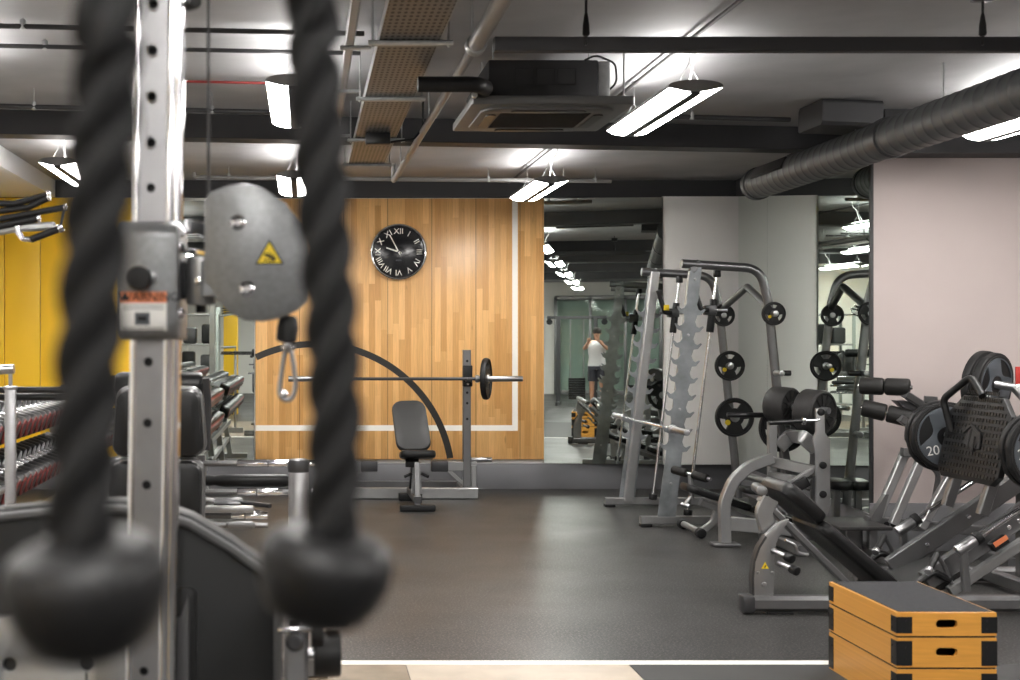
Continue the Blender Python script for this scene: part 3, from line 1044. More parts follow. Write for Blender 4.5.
# ================================================================== PLATE LOADED MACHINE (spoked discs)
Y1 = 9.45
t = thing('plate_loaded_machine', (3.4, Y1, 0), 'silver plate-loaded machine with curved front leg and flat bolted upright', 'weight machine')
MB().bar([W(725, 542, Y1), W(724, 503, Y1), W(733, 481, Y1), W(748, 467, Y1), W(772, 458, Y1)], .075, .075, up=(0, 1, 0), fil=.22, n=8).build('front_frame', 'silver', t)
MB().box(W(725, 544.5, Y1) + V((0, 0, .004)), (.19, .12, .02), None, .004).build('foot_plate', 'silver2', t)
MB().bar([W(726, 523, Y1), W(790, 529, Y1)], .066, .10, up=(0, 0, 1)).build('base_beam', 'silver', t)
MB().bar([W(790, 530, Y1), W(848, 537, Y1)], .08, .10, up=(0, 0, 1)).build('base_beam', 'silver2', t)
MB().bar([V((3.45, 9.0, .04)), V((3.45, 9.8, .04))], .07, .07, up=(0, 0, 1)).build('floor_foot', 'silver2', t)
MB().bar([V((3.93, 8.9, .04)), V((3.93, 9.8, .04))], .07, .07, up=(0, 0, 1)).build('floor_foot', 'silver2', t)
Yf1 = 9.66
MB().bar([W(772, 540, Yf1), W(772, 422, Yf1)], .06, .06, up=(0, 1, 0)).build('rear_post', 'silver', t)
MB().bar([W(800, 540, Yf1 + .1), W(780, 424, Yf1 + .1)], .05, .05, up=(0, 1, 0)).build('rear_post', 'silver2', t)
for a, c in (((769, 461), (815, 471)), ((769, 476), (811, 484))):
    MB().bar([W(*a, Yf1 - .1), W(*c, Y1 - .1)], .05, .075, up=(0, 0, 1)).build('cross_beam', 'silver', t)
MB().bar([W(779, 447, Yf1), W(790, 436, Yf1), W(803, 437, Y1), W(816, 449, Y1)], .10, .04, up=(0, 1, 0), fil=.02).build('bent_strap', 'silver', t)
# flat upright plate
def prof2(pts, Y):
    return [(W(x, y, Y).x, W(x, y, Y).z) for x, y in pts]


pl = prof2([(816, 409), (823, 409), (824, 433), (829, 440), (829, 505), (826, 517), (818, 527), (806, 527), (808, 521), (815, 512), (816, 500), (816, 455), (813, 440), (816, 432)], 9.3)
o = MB().prism(pl, (0, 9.3, 0), EX, EZ, .03, bev=.004).build('upright_plate', 'silver', t)
MB().prism([(x + .05, z - .02) for x, z in pl], (0, 9.52, 0), EX, EZ, .03, bev=.004).build('upright_plate', 'silver2', t)
for px, py in ((820, 412), (822, 465), (822, 494)):
    p = W(px, py, 9.3)
    MB().cyl(p + V((0, .01, 0)), p + V((0, -.03, 0)), .026, .006).build('bolt', 'blackplastic', o)
MB().bar([W(779, 490, 9.35), W(813, 470, 9.35)], .04, .05, up=(0, 1, 0)).build('diagonal_brace', 'silver', t)
MB().box(W(800, 485, 9.28), (.13, .04, .075), (V((0, 1, 0)), -.52), .008).build('grip_block', 'blackplastic', t)
o = MB().cyl(W(769, 423, 9.25), W(803, 421, 9.25), .016).build('lever_bar', 'blackmetal', t)
MB().cyl(W(801, 421, 9.25), W(819, 420, 9.25), .010).build('lever_tip', 'chrome', o)
MB().lathe([(.012, 0), (.028, .008), (.028, .03), (.012, .04)], W(801, 421, 9.25), EX, 16).build('lever_collar', 'chrome', o)
MB().cyl(W(727, 415, 9.9), W(764, 415, 9.9), .02, .004).build('weight_horn', 'blackmetal', t)
MB().pad(W(741, 489, 9.75), W(775, 493, 9.75), .2, .05, EY, .015).build('side_pad', 'vinyl', t)
MB().pad(W(826, 484, 9.75), W(849, 484, 9.75), .3, .07, EY, .02).build('seat_pad', 'vinyl', t)
MB().bar([W(836, 489, 9.75), W(836, 532, 9.75)], .05, .05, up=(0, 1, 0)).build('seat_post', 'silver2', t)
MB().span((3.55, 8.62, .235), (3.90, 9.12, .26), .006).build('foot_platform', 'rubber2', t)
MB().bar([(3.8, 9.05, .04), (3.8, 9.05, .235)], .12, .12, up=(1, 0, 0)).build('platform_post', 'silver2', t)
# spoked discs on the horn
ax = V((.56, -.825, -.06)).normalized()
MB().cyl(W(770, 404, 9.82), W(770, 404, 9.82) + ax * .5, .024).build('weight_horn', 'satin', t)


def spoked(c, label, rad):
    c = V(c)
    R, T = rad, .165
    root = thing('weight_disc', c, label, 'weight disc', 'ribbed black discs on the machine horn')
    MB().lathe([(R * .6, -T / 2 + .01), (R * .93, -T / 2), (R, -T / 2 + .014), (R, T / 2 - .014), (R * .93, T / 2), (R * .86, T / 2), (R * .84, T / 2 - .012), (R * .3, T / 2 - .012), (R * .28, T / 2 + .004), (R * .12, T / 2 + .004)], c, ax, 48).build('disc', 'rubber2', root)
    u = ax.orthogonal().normalized(); v = ax.cross(u)
    b = MB()
    for k in range(12):
        a = 2 * PI * k / 12
        d = u * math.cos(a) + v * math.sin(a)
        b.bar([c + ax * (T / 2 - .011) + d * R * .3, c + ax * (T / 2 - .011) + d * R * .86], .008, .012, up=ax, c=.002)
    b.build('spokes', 'rubber', root)


h0 = W(770, 404, 9.82)
spoked(h0 + ax * .11, 'ribbed black disc on the machine horn, the one further left', .140)
spoked(h0 + ax * .34 + V((.035, 0, -.025)), 'ribbed black disc on the machine horn, the one nearer with spokes showing', .165)
grip_plate(W(783, 428, 9.9), .185, .045, 'large black plate hanging behind the ribbed discs of the silver machine', 'plates on the silver machine', dot=False)
p_ = W(783, 428, 9.9)
MB().cyl(p_ + V((0, -.2, 0)), p_ + V((0, .06, 0)), .022).build('weight_horn', 'satin', t)

# ================================================================== LEG ROLLER MACHINE by the blush wall
Y3 = 9.0
t = thing('leg_curl_machine', (4.2, Y3, 0), 'silver A-frame leg machine with four black foam rollers by the blush wall', 'weight machine')
for (a, c, yy_) in (((884, 386.5), 0, 8.95), ((886, 413), 0, 8.95)):
    p = W(a[0], a[1], yy_) if isinstance(a, tuple) else None
    d_ = V((.86, -.5, -.02)).normalized() if a[1] < 400 else V((.84, -.42, -.22)).normalized()
    o = MB().cyl(p - d_ * .165, p + d_ * .18, .016).build('roller_axle', 'chrome', t)
    for s in (-.078, .085):
        MB().cyl(p + d_ * (s - .079), p + d_ * (s + .079), .060, .016).build('foam_roller', 'foam', o)
MB().bar([W(905, 394, 8.85), W(921, 404, 8.9), W(930, 440, 8.9)], .05, .05, up=(0, 1, 0), fil=.06).build('roller_arm', 'silver2', t)
MB().bar([W(900, 418, 8.85), W(930, 440, 8.9)], .05, .05, up=(0, 1, 0)).build('roller_arm', 'silver2', t)
MB().prism(prof2([(895, 401), (935, 402), (932, 418), (916, 421)], 8.95), (0, 8.95, 0), EX, EZ, .08, bev=.004).build('side_plate', 'gun', t)
MB().bar([W(924, 400, 8.95), W(937, 401, 8.95)], .06, .015, up=(0, 1, 0)).build('side_tab', 'silver2', t)
for a, c, y in (((906, 450), (876, 520), 8.95), ((925, 450), (893, 524), 8.85), ((958, 462), (921, 528), 8.85)):
    MB().bar([W(*a, y), W(*c, y)], .055, .055, up=(0, 1, 0)).build('leg', 'silver', t)
MB().bar([W(902, 452, 8.9), W(965, 458, 8.9)], .06, .06, up=(0, 1, 0)).build('top_beam', 'silver2', t)
MB().bar([W(930, 440, 8.9), W(930, 456, 8.9)], .06, .06, up=(0, 1, 0)).build('pivot_post', 'silver2', t)
MB().bar([W(926, 462, 8.95), W(939, 474, 8.95), W(934, 500, 8.95)], .03, .03, up=(0, 1, 0), fil=.08).build('curved_strut', 'silver2', t)
b = MB()
b.prism(prof2([(870, 516), (884, 494), (887, 494), (879, 521), (870, 520)], 8.93), (0, 8.93, 0), EX, EZ, .06)
b.build('gusset', 'silver2', t)
MB().bar([W(866, 521, 8.95), W(985, 531, 8.95)], .07, .07, up=(0, 0, 1)).build('base_rail', 'silver2', t)
for k in range(3):
    p = W(884 + k * 7, 523.5 + k * .7, 8.95)
    MB().cyl(p + V((0, -.03, 0)), p + V((0, -.0385, 0)), .018, seg=16).build('adjuster_hole', 'blackplastic', t)
for px in (872, 978):
    p = W(px, 525, 8.95)
    MB().bar([(p.x, 8.5, .035), (p.x, 9.15, .035)], .07, .07, up=(0, 0, 1)).build('floor_foot', 'silver2', t)
    MB().bar([(p.x, 8.95, .06), (p.x, 8.95, p.z)], .06, .06, up=(1, 0, 0)).build('foot_riser', 'silver2', t)

# ================================================================== LEG PRESS
YA, YB2 = 7.22, 7.95           # near and far side of the machine
YM = (YA + YB2) / 2
t = thing('leg_press', (3.6, YM, 0), 'large silver and black leg press with ribbed foot plate behind the wooden boxes', 'leg press')
bs = MB().bar([(2.42, YA - .08, .055), (5.3, YA - .08, .055)], .085, .085, up=(0, 0, 1), c=.02).build('base_rail', 'silver2', t)
MB().bar([(3.40, YB2 + .08, .055), (5.3, YB2 + .08, .055)], .085, .085, up=(0, 0, 1), c=.02).build('base_rail', 'silver2', t)
MB().box((2.425, YA - .08, .055), (.07, .1, .1), None, .015).build('end_cap', 'gun', bs)
b = MB()
for x in (2.6, 5.1):
    b.box((x, YA - .08, .006), (.14, .08, .012), None, .003)
b.build('rubber_foot', 'rubber', bs)
for x in (3.45, 4.2, 5.25):
    MB().bar([(x, YA - .04, .06), (x, YB2 + .04, .06)], .07, .07, up=(0, 0, 1)).build('cross_member', 'silver2', t)
# curved quadrant plate that carries the back rest
Yq = YA - .06
q1 = prof2([(752, 599), (752, 585), (753, 565), (757, 549), (765, 535), (777, 523), (787, 520), (781, 531), (775, 542), (773, 556), (772, 599)], Yq)
o = MB().prism(q1, (0, Yq, 0), EX, EZ, .03, bev=.004).build('quadrant_plate', 'silver', t)
MB().prism([(x, z) for x, z in prof2([(751, 599), (750, 578), (752, 560), (757, 546), (764, 535), (765.5, 537), (759, 547), (754, 561), (752.5, 578), (753, 599)], Yq)], (0, Yq, 0), EX, EZ, .05).build('quadrant_edge', 'gun', o)
tri = [W(764, 566, Yq) + V((0, -.018, 0)) + V((math.cos(a), 0, math.sin(a))) * .024 for a in (PI / 2, PI * 7 / 6, PI * 11 / 6)]
MB().prism([(p.x, p.z) for p in tri], (0, Yq - .017, 0), EX, EZ, .002).build('warning_sticker', 'yellowmark', o)
MB().bar([(W(764, 566, Yq)) + V((-.003, -.0195, -.006)), (W(764, 566, Yq)) + V((.003, -.0195, .008))], .006, .001, up=(0, 1, 0), c=.0002).build('warning_sign', 'blackplastic', o)
for px, py in ((763, 584), (757, 572), (771, 572)):
    p = W(px, py, Yq)
    MB().cyl(p + V((0, 0, 0)), p + V((0, -.026, 0)), .014 if py > 580 else .008, .003, 14).build('bolt', 'satin', o)
MB().bar([W(768, 530, YA), W(763, 512, YA), W(770, 498, YA)], .09, .05, up=(0, 1, 0), fil=.06).build('back_post', 'silver', t)
for px, py, l in ((771, 550, .09), (778, 563, .06)):
    p = W(px, py, Yq)
    o = MB().cyl(p, p + V((.05, -l, -.02)), .016).build('adjuster_pin', 'satin', t)
    MB().cyl(p + V((.05, -l, -.02)), p + V((.07, -l - .04, -.03)), .026, .006).build('knob', 'blackplastic', o)
MB().tube([W(785, 540, YA), W(795, 545, YA), W(797, 553, YA), W(808, 555, YA)], .011, fil=.03, seg=10).build('release_lever', 'satin', t)
# back rest and seat
bd = (W(885, 588, YM - .05) - W(768, 490, YM - .05))
bp0, bp1 = W(764, 490, YM - .05), W(862, 572, YM - .05)
for Y in (YA + .02, YB2 - .2):
    MB().bar([W(760, 498, Y), W(851, 588, Y)], .035, .075, up=(0, 1, 0)).build('back_rail', 'silver2', t)
nrm = V((.64, 0, .77))
hb = MB().pad(W(771, 485, YM) + nrm * .02, W(809, 520, YM) + nrm * .02, .46, .09, EY, .03).build('head_pad', 'vinyl', t)
MB().pad(W(806, 519, YM), W(896, 595, YM), .48, .08, EY, .03).build('back_pad', 'vinyl', t)
MB().pad(W(886, 590, YM), W(950, 566, YM), .46, .09, EY, .03).build('seat_pad', 'greyvinyl', t)
MB().cyl(W(756, 487, YB2 - .2), W(762, 491, YA - .01), .030, .008).build('top_roller', 'silver2', t)
# rails, rods, sled
sl = V((.447, 0, .30)).normalized()
for Y, nm in ((YA + .12, 0), (YB2 - .17, 1)):
    a = V((3.50, Y, .14)); L_ = 2.35
    o = MB().bar([a, a + sl * L_], .055, .11, up=(-sl.z, 0, sl.x)).build('slide_rail', 'silver2', t)
    if nm == 0:
        MB().bar([a + V((.10, -.08, -.045)), a + V((.10, -.08, -.045)) + sl * L_], .05, .055, up=(-sl.z, 0, sl.x)).build('slide_rail', 'silver', t)
    b = MB()
    for q in (.25, .55, .62, 1.0):
        b.cyl(a + sl * q + V((0, -.02, 0)), a + sl * q + V((0, -.036, 0)), .014, .003, 14)
    b.build('bolt', 'chrome', o)
for Y in (YA, YB2):
    a = V((3.62, Y, .325))
    d2 = V((.45, 0, .30)).normalized()
    o = MB().cyl(a + d2 * .05, a + d2 * 2.0, .016).build('guide_rod', 'chrome', t)
    MB().cyl(a, a + d2 * .12, .032, .005).build('rod_stop', 'satin', o)
    MB().cyl(a + d2 * .12, a + d2 * .16, .038, .006).build('bumper', 'rubber', o)
    MB().bar([a + d2 * .04, a + d2 * .04 + V((.02, 0, -.24))], .04, .04, up=(0, 1, 0)).build('rod_bracket', 'silver2', o)
for x in (4.3, 5.2):
    for Y in (YA + .12, YB2 - .17):
        MB().bar([(x, Y, .06), (x, Y, .14 + (x - 3.5) * .671)], .07, .06, up=(0, 1, 0)).build('rail_post', 'silver2', t)
MB().bar([(4.45, YA - .02, .07), (3.98, YA - .02, .30)], .06, .06, up=(0, 1, 0)).build('brace', 'silver2', t)
# sled with foot plate; the plate leans back, its face towards the seat
fc = V((3.90, 7.55, .925))
fd = V((.22, 0, .975)).normalized()          # up the plate
fn = V((-fd.z, 0, fd.x))                    # towards the seat
hh, ww = .245, .34
ol = [(-ww, -hh + .05), (-ww + .06, -hh), (ww - .06, -hh), (ww, -hh + .05), (ww, hh - .10), (ww - .12, hh), (-ww + .12, hh), (-ww, hh - .10)]
fp = MB().prism(ol, fc, EY * -1, fd, .035, bev=.005).build('foot_plate', 'rubber', t)
b = MB()
for k in range(13):
    z = -hh + .035 + k * .04
    half = ww - .02 - max(0, z - (hh - .12))
    n_ = 18
    for j in range(n_):
        y = -half + (j + .5) * 2 * half / n_
        b.box(fc + fn * .02 + EY * y + fd * z, (.006, 2 * half / n_ * .72, .022), Matrix((fn, EY, fn.cross(EY))).transposed(), .0)
b.build('tread_studs', 'blackplastic', fp)
# raised emblem on the foot plate
b = MB()
b.prism(rrect(.13, .11, .03), fc + fn * .022 - EY * .0, EY * -1, fd, .012)
b.bar([fc + fn * .03 + EY * .10 + fd * .03, fc + fn * .03 + EY * .03 + fd * .075, fc + fn * .03 - EY * .08 + fd * .03, fc + fn * .03 - EY * .10 - fd * .06], .022, .012, up=fn)
b.bar([fc + fn * .03 + EY * .03 + fd * .05, fc + fn * .03 + EY * .03 - fd * .06], .02, .012, up=fn)
b.bar([fc + fn * .03 - EY * .03 + fd * .01, fc + fn * .03 - EY * .03 - fd * .08], .025, .012, up=fn)
b.build('emblem', 'rubber2', fp)
o = MB().tube([fc + fn * .02 + EY * .26 + fd * .02, fc + fn * .10 + EY * .29 + fd * .20, fc + fn * .05 + EY * .12 + fd * .36, fc + fn * .03 - EY * .02 + fd * .25], .021, fil=.06, seg=14, n=8).build('handle', 'blackplastic', fp)
MB().bar([fc - fn * .06 + EY * .30, fc - fn * .06 - EY * .30], .07, .10, up=fn).build('sled_beam', 'silver2', fp)
for s in (-1, 1):
    MB().bar([fc - fn * .06 + EY * s * .2 - fd * .0, fc - fn * .02 + EY * s * .2 - fd * .42], .05, .06, up=fn).build('sled_arm', 'silver2', fp)
    MB().bar([fc - fn * .30 + EY * s * .36 - fd * .20, fc - fn * .06 + EY * s * .30 - fd * .1], .05, .06, up=fn).build('sled_arm', 'silver2', fp)
    p = fc - fn * .02 + EY * s * .28
    MB().cyl(p, p + EY * s * (.28 if s > 0 else .40), .024, .004).build('weight_horn', 'satin', fp)
b = MB()
b.box((3.86, YA + .02, .37), (.10, .05, .05), (EY, -.59), .005)
b.build('label_block', 'blackmetal', t)
MB().box((3.86, YA - .008, .385), (.085, .004, .028), (EY, -.59)).build('warning_label', 'orange', t)
b = MB()
b.bar([(3.95, YA + .1, .52), (4.02, YA + .1, .58), (4.10, YA + .1, .53)], .02, .012, up=(0, 1, 0))
b.bar([(3.75, YB2 - .15, .48), (3.72, YB2 - .15, .42), (3.80, YB2 - .15, .40)], .016, .012, up=(0, 1, 0))
b.build('safety_hook', 'satin', t)
# side handles
for Y, dx in ((YB2 - .05, 0), (YA + .02, 0)):
    p = V((3.44, Y, .24))
    o = MB().tube([p + V((-.02, -.12, .0)), p + V((.07, -.02, .07))], .018, seg=12).build('side_handle', 'rubber', t)
    MB().cyl(p + V((-.035, -.135, -.01)), p + V((-.015, -.112, .005)), .021, .004, 14).build('handle_tip', 'satin', o)
    MB().tube([p + V((.07, -.02, .07)), p + V((.12, .0, .0)), p + V((.17, .02, -.10))], .012, fil=.05, seg=10).build('handle_stem', 'silver2', o)
    MB().tube([p + V((.16, .02, -.08)), p + V((.06, 0, -.03)), p + V((-.04, 0, -.10))], .020, fil=.05, seg=10).build('handle_loop', 'blackmetal', o)


def iron_plate(c, axis, R, T, num, label, group, rot=0.0, layers=1):
    """rubber plate with raised grey three-armed face, lens cut-outs and its weight in white"""
    c = V(c); ax_ = V(axis).normalized()
    u = (EZ.cross(ax_)).normalized(); v = ax_.cross(u)
    root = thing('weight_plate', c, label, 'weight plate', group)
    n3 = 60
    ol = []
    for k in range(n3):
        a = 2 * PI * k / n3
        rr = R * (1.0 - .035 * (abs(math.sin(1.5 * (a - rot))) > .97))
        ol.append((rr * math.cos(a), rr * math.sin(a)))
    MB().prism(ol, c, u, v, T, bev=.008).build('disc', 'rubber', root)
    MB().lathe([(R * .96, T / 2 - .004), (R * .95, T / 2 + .004), (R * .90, T / 2 + .004), (R * .88, T / 2 - .004)], c, ax_, 56, closed_ends=False).build('rim', 'rubber2', root)
    hs = []
    for k in range(3):
        a = rot + k * 2 * PI / 3
        w = .62
        outer = [(R * .84 * math.cos(a + w * q / 6), R * .84 * math.sin(a + w * q / 6)) for q in range(-6, 7)]
        inner = []
        for q in range(6, -7, -1):
            f_ = q / 6
            rr = R * (.43 + .41 * abs(f_) ** 2.6)
            inner.append((rr * math.cos(a + w * f_), rr * math.sin(a + w * f_)))
        hs.append(outer + inner[1:-1])
    MB().prism(circ(R * .875, 56), c + ax_ * (T / 2 + .001), u, v, .008, holes=hs + [circ(R * .30, 24)], bev=.001).build('spoke_face', 'plategrey', root)
    MB().lathe([(R * .29, T / 2 - .002), (R * .27, T / 2 + .004), (R * .16, T / 2 + .004), (R * .15, T / 2 - .01)], c, ax_, 32, closed_ends=False).build('hub', 'blackmetal', root)
    a = rot + PI / 3
    d = u * math.cos(a) + v * math.sin(a)
    tw = .16
    b = MB().text(num, c + d * R * .60 + ax_ * (T / 2 + .006), u * math.cos(tw) + v * math.sin(tw), v * math.cos(tw) - u * math.sin(tw), R * .40, .001)
    b.build('number', 'white', root)
    return root


GL = 'plates loaded on the leg press'
pc = fc - fn * .02
pax = V((-.22, -1, 0)).normalized()
iron_plate(pc + V((-.005, .40, -.01)), (0, -1, 0), .205, .045, '20', 'black and grey plate marked 20 beside the leg press foot plate, far side', GL, rot=math.radians(165))
iron_plate(pc + V((-.005, .455, -.01)), (0, -1, 0), .21, .045, '20', 'black plate pressed behind the far plate marked 20 on the leg press', GL, rot=math.radians(140))
iron_plate(pc + V((.05, -.58, -.02)), (0, -1, 0), .205, .045, '20', 'black and grey plate at the right picture edge, near side of the leg press', GL, rot=math.radians(125))
iron_plate(pc + V((.05, -.525, -.02)), (0, -1, 0), .21, .045, '20', 'black plate pressed behind the near plate at the right picture edge', GL, rot=math.radians(140))

# ================================================================== LEVER MACHINE at the right edge
Y4 = 8.6
hb_ = W(1004, 386, Y4)
t = thing('lever_machine', (5.35, Y4, 0), 'silver lever arm machine loaded with plates at the right picture edge', 'weight machine')
MB().cyl(hb_ + V((-.2, .12, .04)), hb_ + V((.06, -.06, -.01)), .026, .004).build('weight_horn', 'satin', t)
MB().bar([hb_ + V((.04, -.05, 0)), hb_ + V((.22, -.10, -.22)), hb_ + V((.42, 0, -.75))], .05, .06, up=(0, 1, 0), fil=.05).build('lever_arm', 'silver', t)
MB().bar([(5.35, Y4, .05), (5.35, Y4, 1.62)], .09, .09, up=(0, 1, 0)).build('upright', 'silver', t)
MB().bar([(4.9, Y4, .045), (6.1, Y4, .045)], .08, .08, up=(0, 0, 1)).build('base_rail', 'silver', t)
MB().bar([(5.35, Y4 - .5, .045), (5.35, Y4 + .5, .045)], .08, .08, up=(0, 0, 1)).build('base_rail', 'silver', t)
MB().pad((5.5, Y4, .55), (5.95, Y4, .52), .35, .07, EY).build('seat_pad', 'vinyl', t)
MB().bar([(5.7, Y4, .06), (5.7, Y4, .52)], .07, .07, up=(0, 1, 0)).build('seat_post', 'silver', t)
MB().box(hb_ + V((.085, -.075, .07)), (.10, .012, .12), None, .003).build('red_sign', 'redmark', t)
MB().box(hb_ + V((.085, -.076, .0)), (.10, .012, .03), None, .002).build('white_strip', 'white', t)
pax = V((.52, -.83, -.10)).normalized()
GM = 'plates on the lever machine at the right edge'
iron_plate(hb_ + V((-.055, .04, .01)), pax, .203, .05, '15', 'black and grey plate facing out on the lever machine at the right edge', GM, rot=math.radians(170))
iron_plate(hb_ + V((-.055, .04, .01)) - pax * .068, pax, .208, .055, '15', 'black plate pressed behind the plate on the lever machine', GM, rot=math.radians(120))

# ================================================================== STACKED WOODEN BOXES
BX0, BX1, BY0, BY1 = 2.393, 2.797, 5.257, 5.935


def plyo(z0, z1, label, top=False):
    h = z1 - z0
    t = thing('plyo_box', ((BX0 + BX1) / 2, (BY0 + BY1) / 2, z0), label, 'plyometric box', 'stacked wooden jump boxes')
    xm, ym = (BX0 + BX1) / 2, (BY0 + BY1) / 2
    sw, sh = .052, .017
    hz = z0 + h * .52
    b = MB()
    slot = rrect(sw, sh * 1.0, sh * .49)
    # end panels with hand slot, side panels
    for Y in (BY0 + .009, BY1 - .009):
        b.prism([(-.202, z0), (.202, z0), (.202, z1), (-.202, z1)], (xm, Y, 0), EX, EZ, .018, holes=[[(x + .0, z + hz) for x, z in rrect(.088, .034, .0168)]])
    for X in (BX0 + .009, BX1 - .009):
        b.span((X - .009, BY0 + .018, z0), (X + .009, BY1 - .018, z1))
    b.build('box_frame', 'ply', t)
    if top:
        MB().span((BX0 + .001, BY0 + .001, z1 - .012), (BX1 - .001, BY1 - .001, z1 + .001), .002).build('top_panel', 'ply', t)
        MB().span((BX0 + .012, BY0 + .012, z1 + .001), (BX1 - .012, BY1 - .012, z1 + .003)).build('grip_sheet', 'grit', t)
    else:
        MB().span((BX0 + .02, BY0 + .02, z1 - .03), (BX1 - .02, BY1 - .02, z1 - .02)).build('inner_shelf', 'ply', t)
    # black steel corner pieces, each with two rivets
    zc0, zc1 = z0 + h * (.12 if top else .06), z1 - h * (.18 if top else .10)
    for sx, X in ((1, BX0), (-1, BX1)):
        for sy, Y in ((1, BY0), (-1, BY1)):
            b = MB()
            b.span((X - sx * .002, Y - sy * .002, zc0), (X + sx * .062, Y, zc1))
            b.span((X - sx * .002, Y - sy * .002, zc0), (X, Y + sy * .05, zc1))
            for q in (.25, .75):
                z = zc0 + (zc1 - zc0) * q
                b.cyl((X + sx * .038, Y - sy * .001, z), (X + sx * .038, Y - sy * .005, z), .004, seg=10)
                b.cyl((X - sx * .001, Y + sy * .038, z), (X - sx * .005, Y + sy * .038, z), .004, seg=10)
            b.build('corner_bracket', 'blackplastic', t)
    b = MB()
    b.span((BX0 + .004, BY0 + .004, z0 - .009 if z0 > .05 else z0 + .0), (BX1 - .004, BY1 - .004, z0 + .0005))
    if z0 > .05:
        b.build('rubber_gasket', 'rubber', t)
    else:
        b.bm.free()
    return t


plyo(.0, .168, 'varnished wooden jump box at the bottom of the stack')
plyo(.176, .295, 'varnished wooden jump box in the middle of the stack')
plyo(.303, .397, 'varnished wooden jump box with grip sheet on top of the stack', True)
# ================================================================== CABLE MACHINE in the foreground
def pr2(pts, Y):
    return [(W(x, y, Y).x, W(x, y, Y).z) for x, y in pts]


YC = 2.70
cm = thing('cable_machine', (-.33, 2.85, 0), 'cable machine with chrome holed column and dark curved shroud in front at left', 'cable machine')
cd = V((.0147, 0, 1)).normalized()
c_top = V((-.300, YC, 2.206))


def colp(z, dx=0, dy=0):
    return V((c_top.x + (z - c_top.z) * .0147 + dx, YC + dy, z))


hz = [W(0, y, YC - .035).z for y in (5, 51, 97, 143, 188, 362, 423, 485, 547, 609, 671)]
hz += [hz[-1] - .127 * k for k in range(1, 5)]
L0 = V((c_top.x - c_top.z * .0147, YC - .036, 0))
ux, uz = V((1, 0, -.0147)).normalized(), cd
web = MB().prism([(-.037, .02), (.020, .02), (.020, 2.42), (-.037, 2.42)], L0, ux, uz, .005, holes=[circ(.0095, 20, cx=-.010, cy=z) for z in hz]).build('column_web', 'satin', cm)
MB().bar([colp(.02, -.009, .012), colp(2.42, -.009, .012)], .05, .05, up=(0, 1, 0)).build('column_core', 'blackmetal', cm)
for z in hz[:4]:
    b = MB().lathe([(.0095, 0), (.0135, .0), (.0135, .003), (.0095, .004)], V((L0.x + z * .0147 - .010, L0.y - .0025, z)), (0, -1, 0), 20, closed_ends=False)
    b.build('hole_rim', 'satin', web)
for dx, r, dy in ((-.040, .008, -.034), (.027, .009, -.034), (.041, .011, -.022)):
    MB().cyl(colp(.02, dx, dy), colp(2.42, dx, dy), r, seg=20).build('column_rim', 'chrome', cm)
MB().bar([colp(.02, .034, .015), colp(2.42, .034, .015)], .03, .08, up=(0, 1, 0)).build('column_side', 'chrome', cm)
MB().bar([colp(.02, -.042, .015), colp(2.42, -.042, .015)], .008, .09, up=(0, 1, 0)).build('column_side', 'chrome', cm)
MB().bar([colp(2.40) + V((-.9, .25, 0)), colp(2.40) + V((.2, -.05, 0))], .08, .06, up=(0, 0, 1)).build('top_beam', 'silver', cm)
p = W(188, 5, YC - .03)
MB().cyl(p, p + V((.02, -.03, 0)), .014, .004).build('bolt', 'blackmetal', cm)
p = W(143, 80, YC - .04)
MB().cyl(W(128, 81, YC - .02), W(140, 81, YC - .02), .008).build('side_bolt', 'satin', cm)

# sliding carriage
zc = lambda y: W(0, y, 2.6).z
cx_ = W(148.5, 0, 2.6).x
yf, yb = 2.595, 2.80
z_t, z_b = zc(223), zc(337)
side = []
for a0, a1, cy_, cz_, r in ((-PI / 2 - PI / 2, -PI / 2 - PI, 0, 0, 0),):
    pass
side = [(yb, z_t), (yf + .03, z_t)] + [(yf + .03 - .03 * math.sin(k * PI / 12), z_t - .03 + .03 * math.cos(k * PI / 12)) for k in range(1, 7)]
side += [(yf, z_b + .035)] + [(yf + .035 - .035 * math.cos(k * PI / 16), z_b + .035 - .035 * math.sin(k * PI / 16)) for k in range(1, 9)] + [(yb, z_b)]
car = MB().prism(side, (cx_, 0, 0), EY, EZ, .118, bev=.006).build('carriage', 'brushed', cm)
p = W(141, 279, yf - .006)
MB().lathe([(.010, 0), (.012, .010), (.022, .012), (.0245, .018), (.0245, .034), (.021, .040), (.002, .041)], p, (0, -1, 0), 28).build('pull_knob', 'blackplastic', car)
MB().cyl(p + V((.022, 0, .004)), p + V((.022, -.01, .004)), .010, .002).build('knob_pin', 'satin', car)
# warning label follows the curved nose of the carriage
lw0, lw1 = W(121.5, 0, yf).x, W(167, 0, yf).x


def nose(z):
    """front surface of the carriage at height z"""
    zz = z_b + .035
    if z >= zz:
        return yf
    q = min(1, (zz - z) / .035)
    return yf + .035 * (1 - math.sqrt(max(0, 1 - q * q)))


def strip(z0, z1, x0, x1, off, n=10):
    off += .006
    b = MB()
    rows = [[V((x, nose(z0 + (z1 - z0) * k / n) - off, z0 + (z1 - z0) * k / n)) for x in (x0, x1)] for k in range(n + 1)]
    back = [[q + V((0, .0012, 0)) for q in r] for r in rows]
    for k in range(n + 1):
        pass
    rings = [[a[0], a[1], c[1], c[0]] for a, c in zip(rows, back)]
    b._faces(rings)
    return b


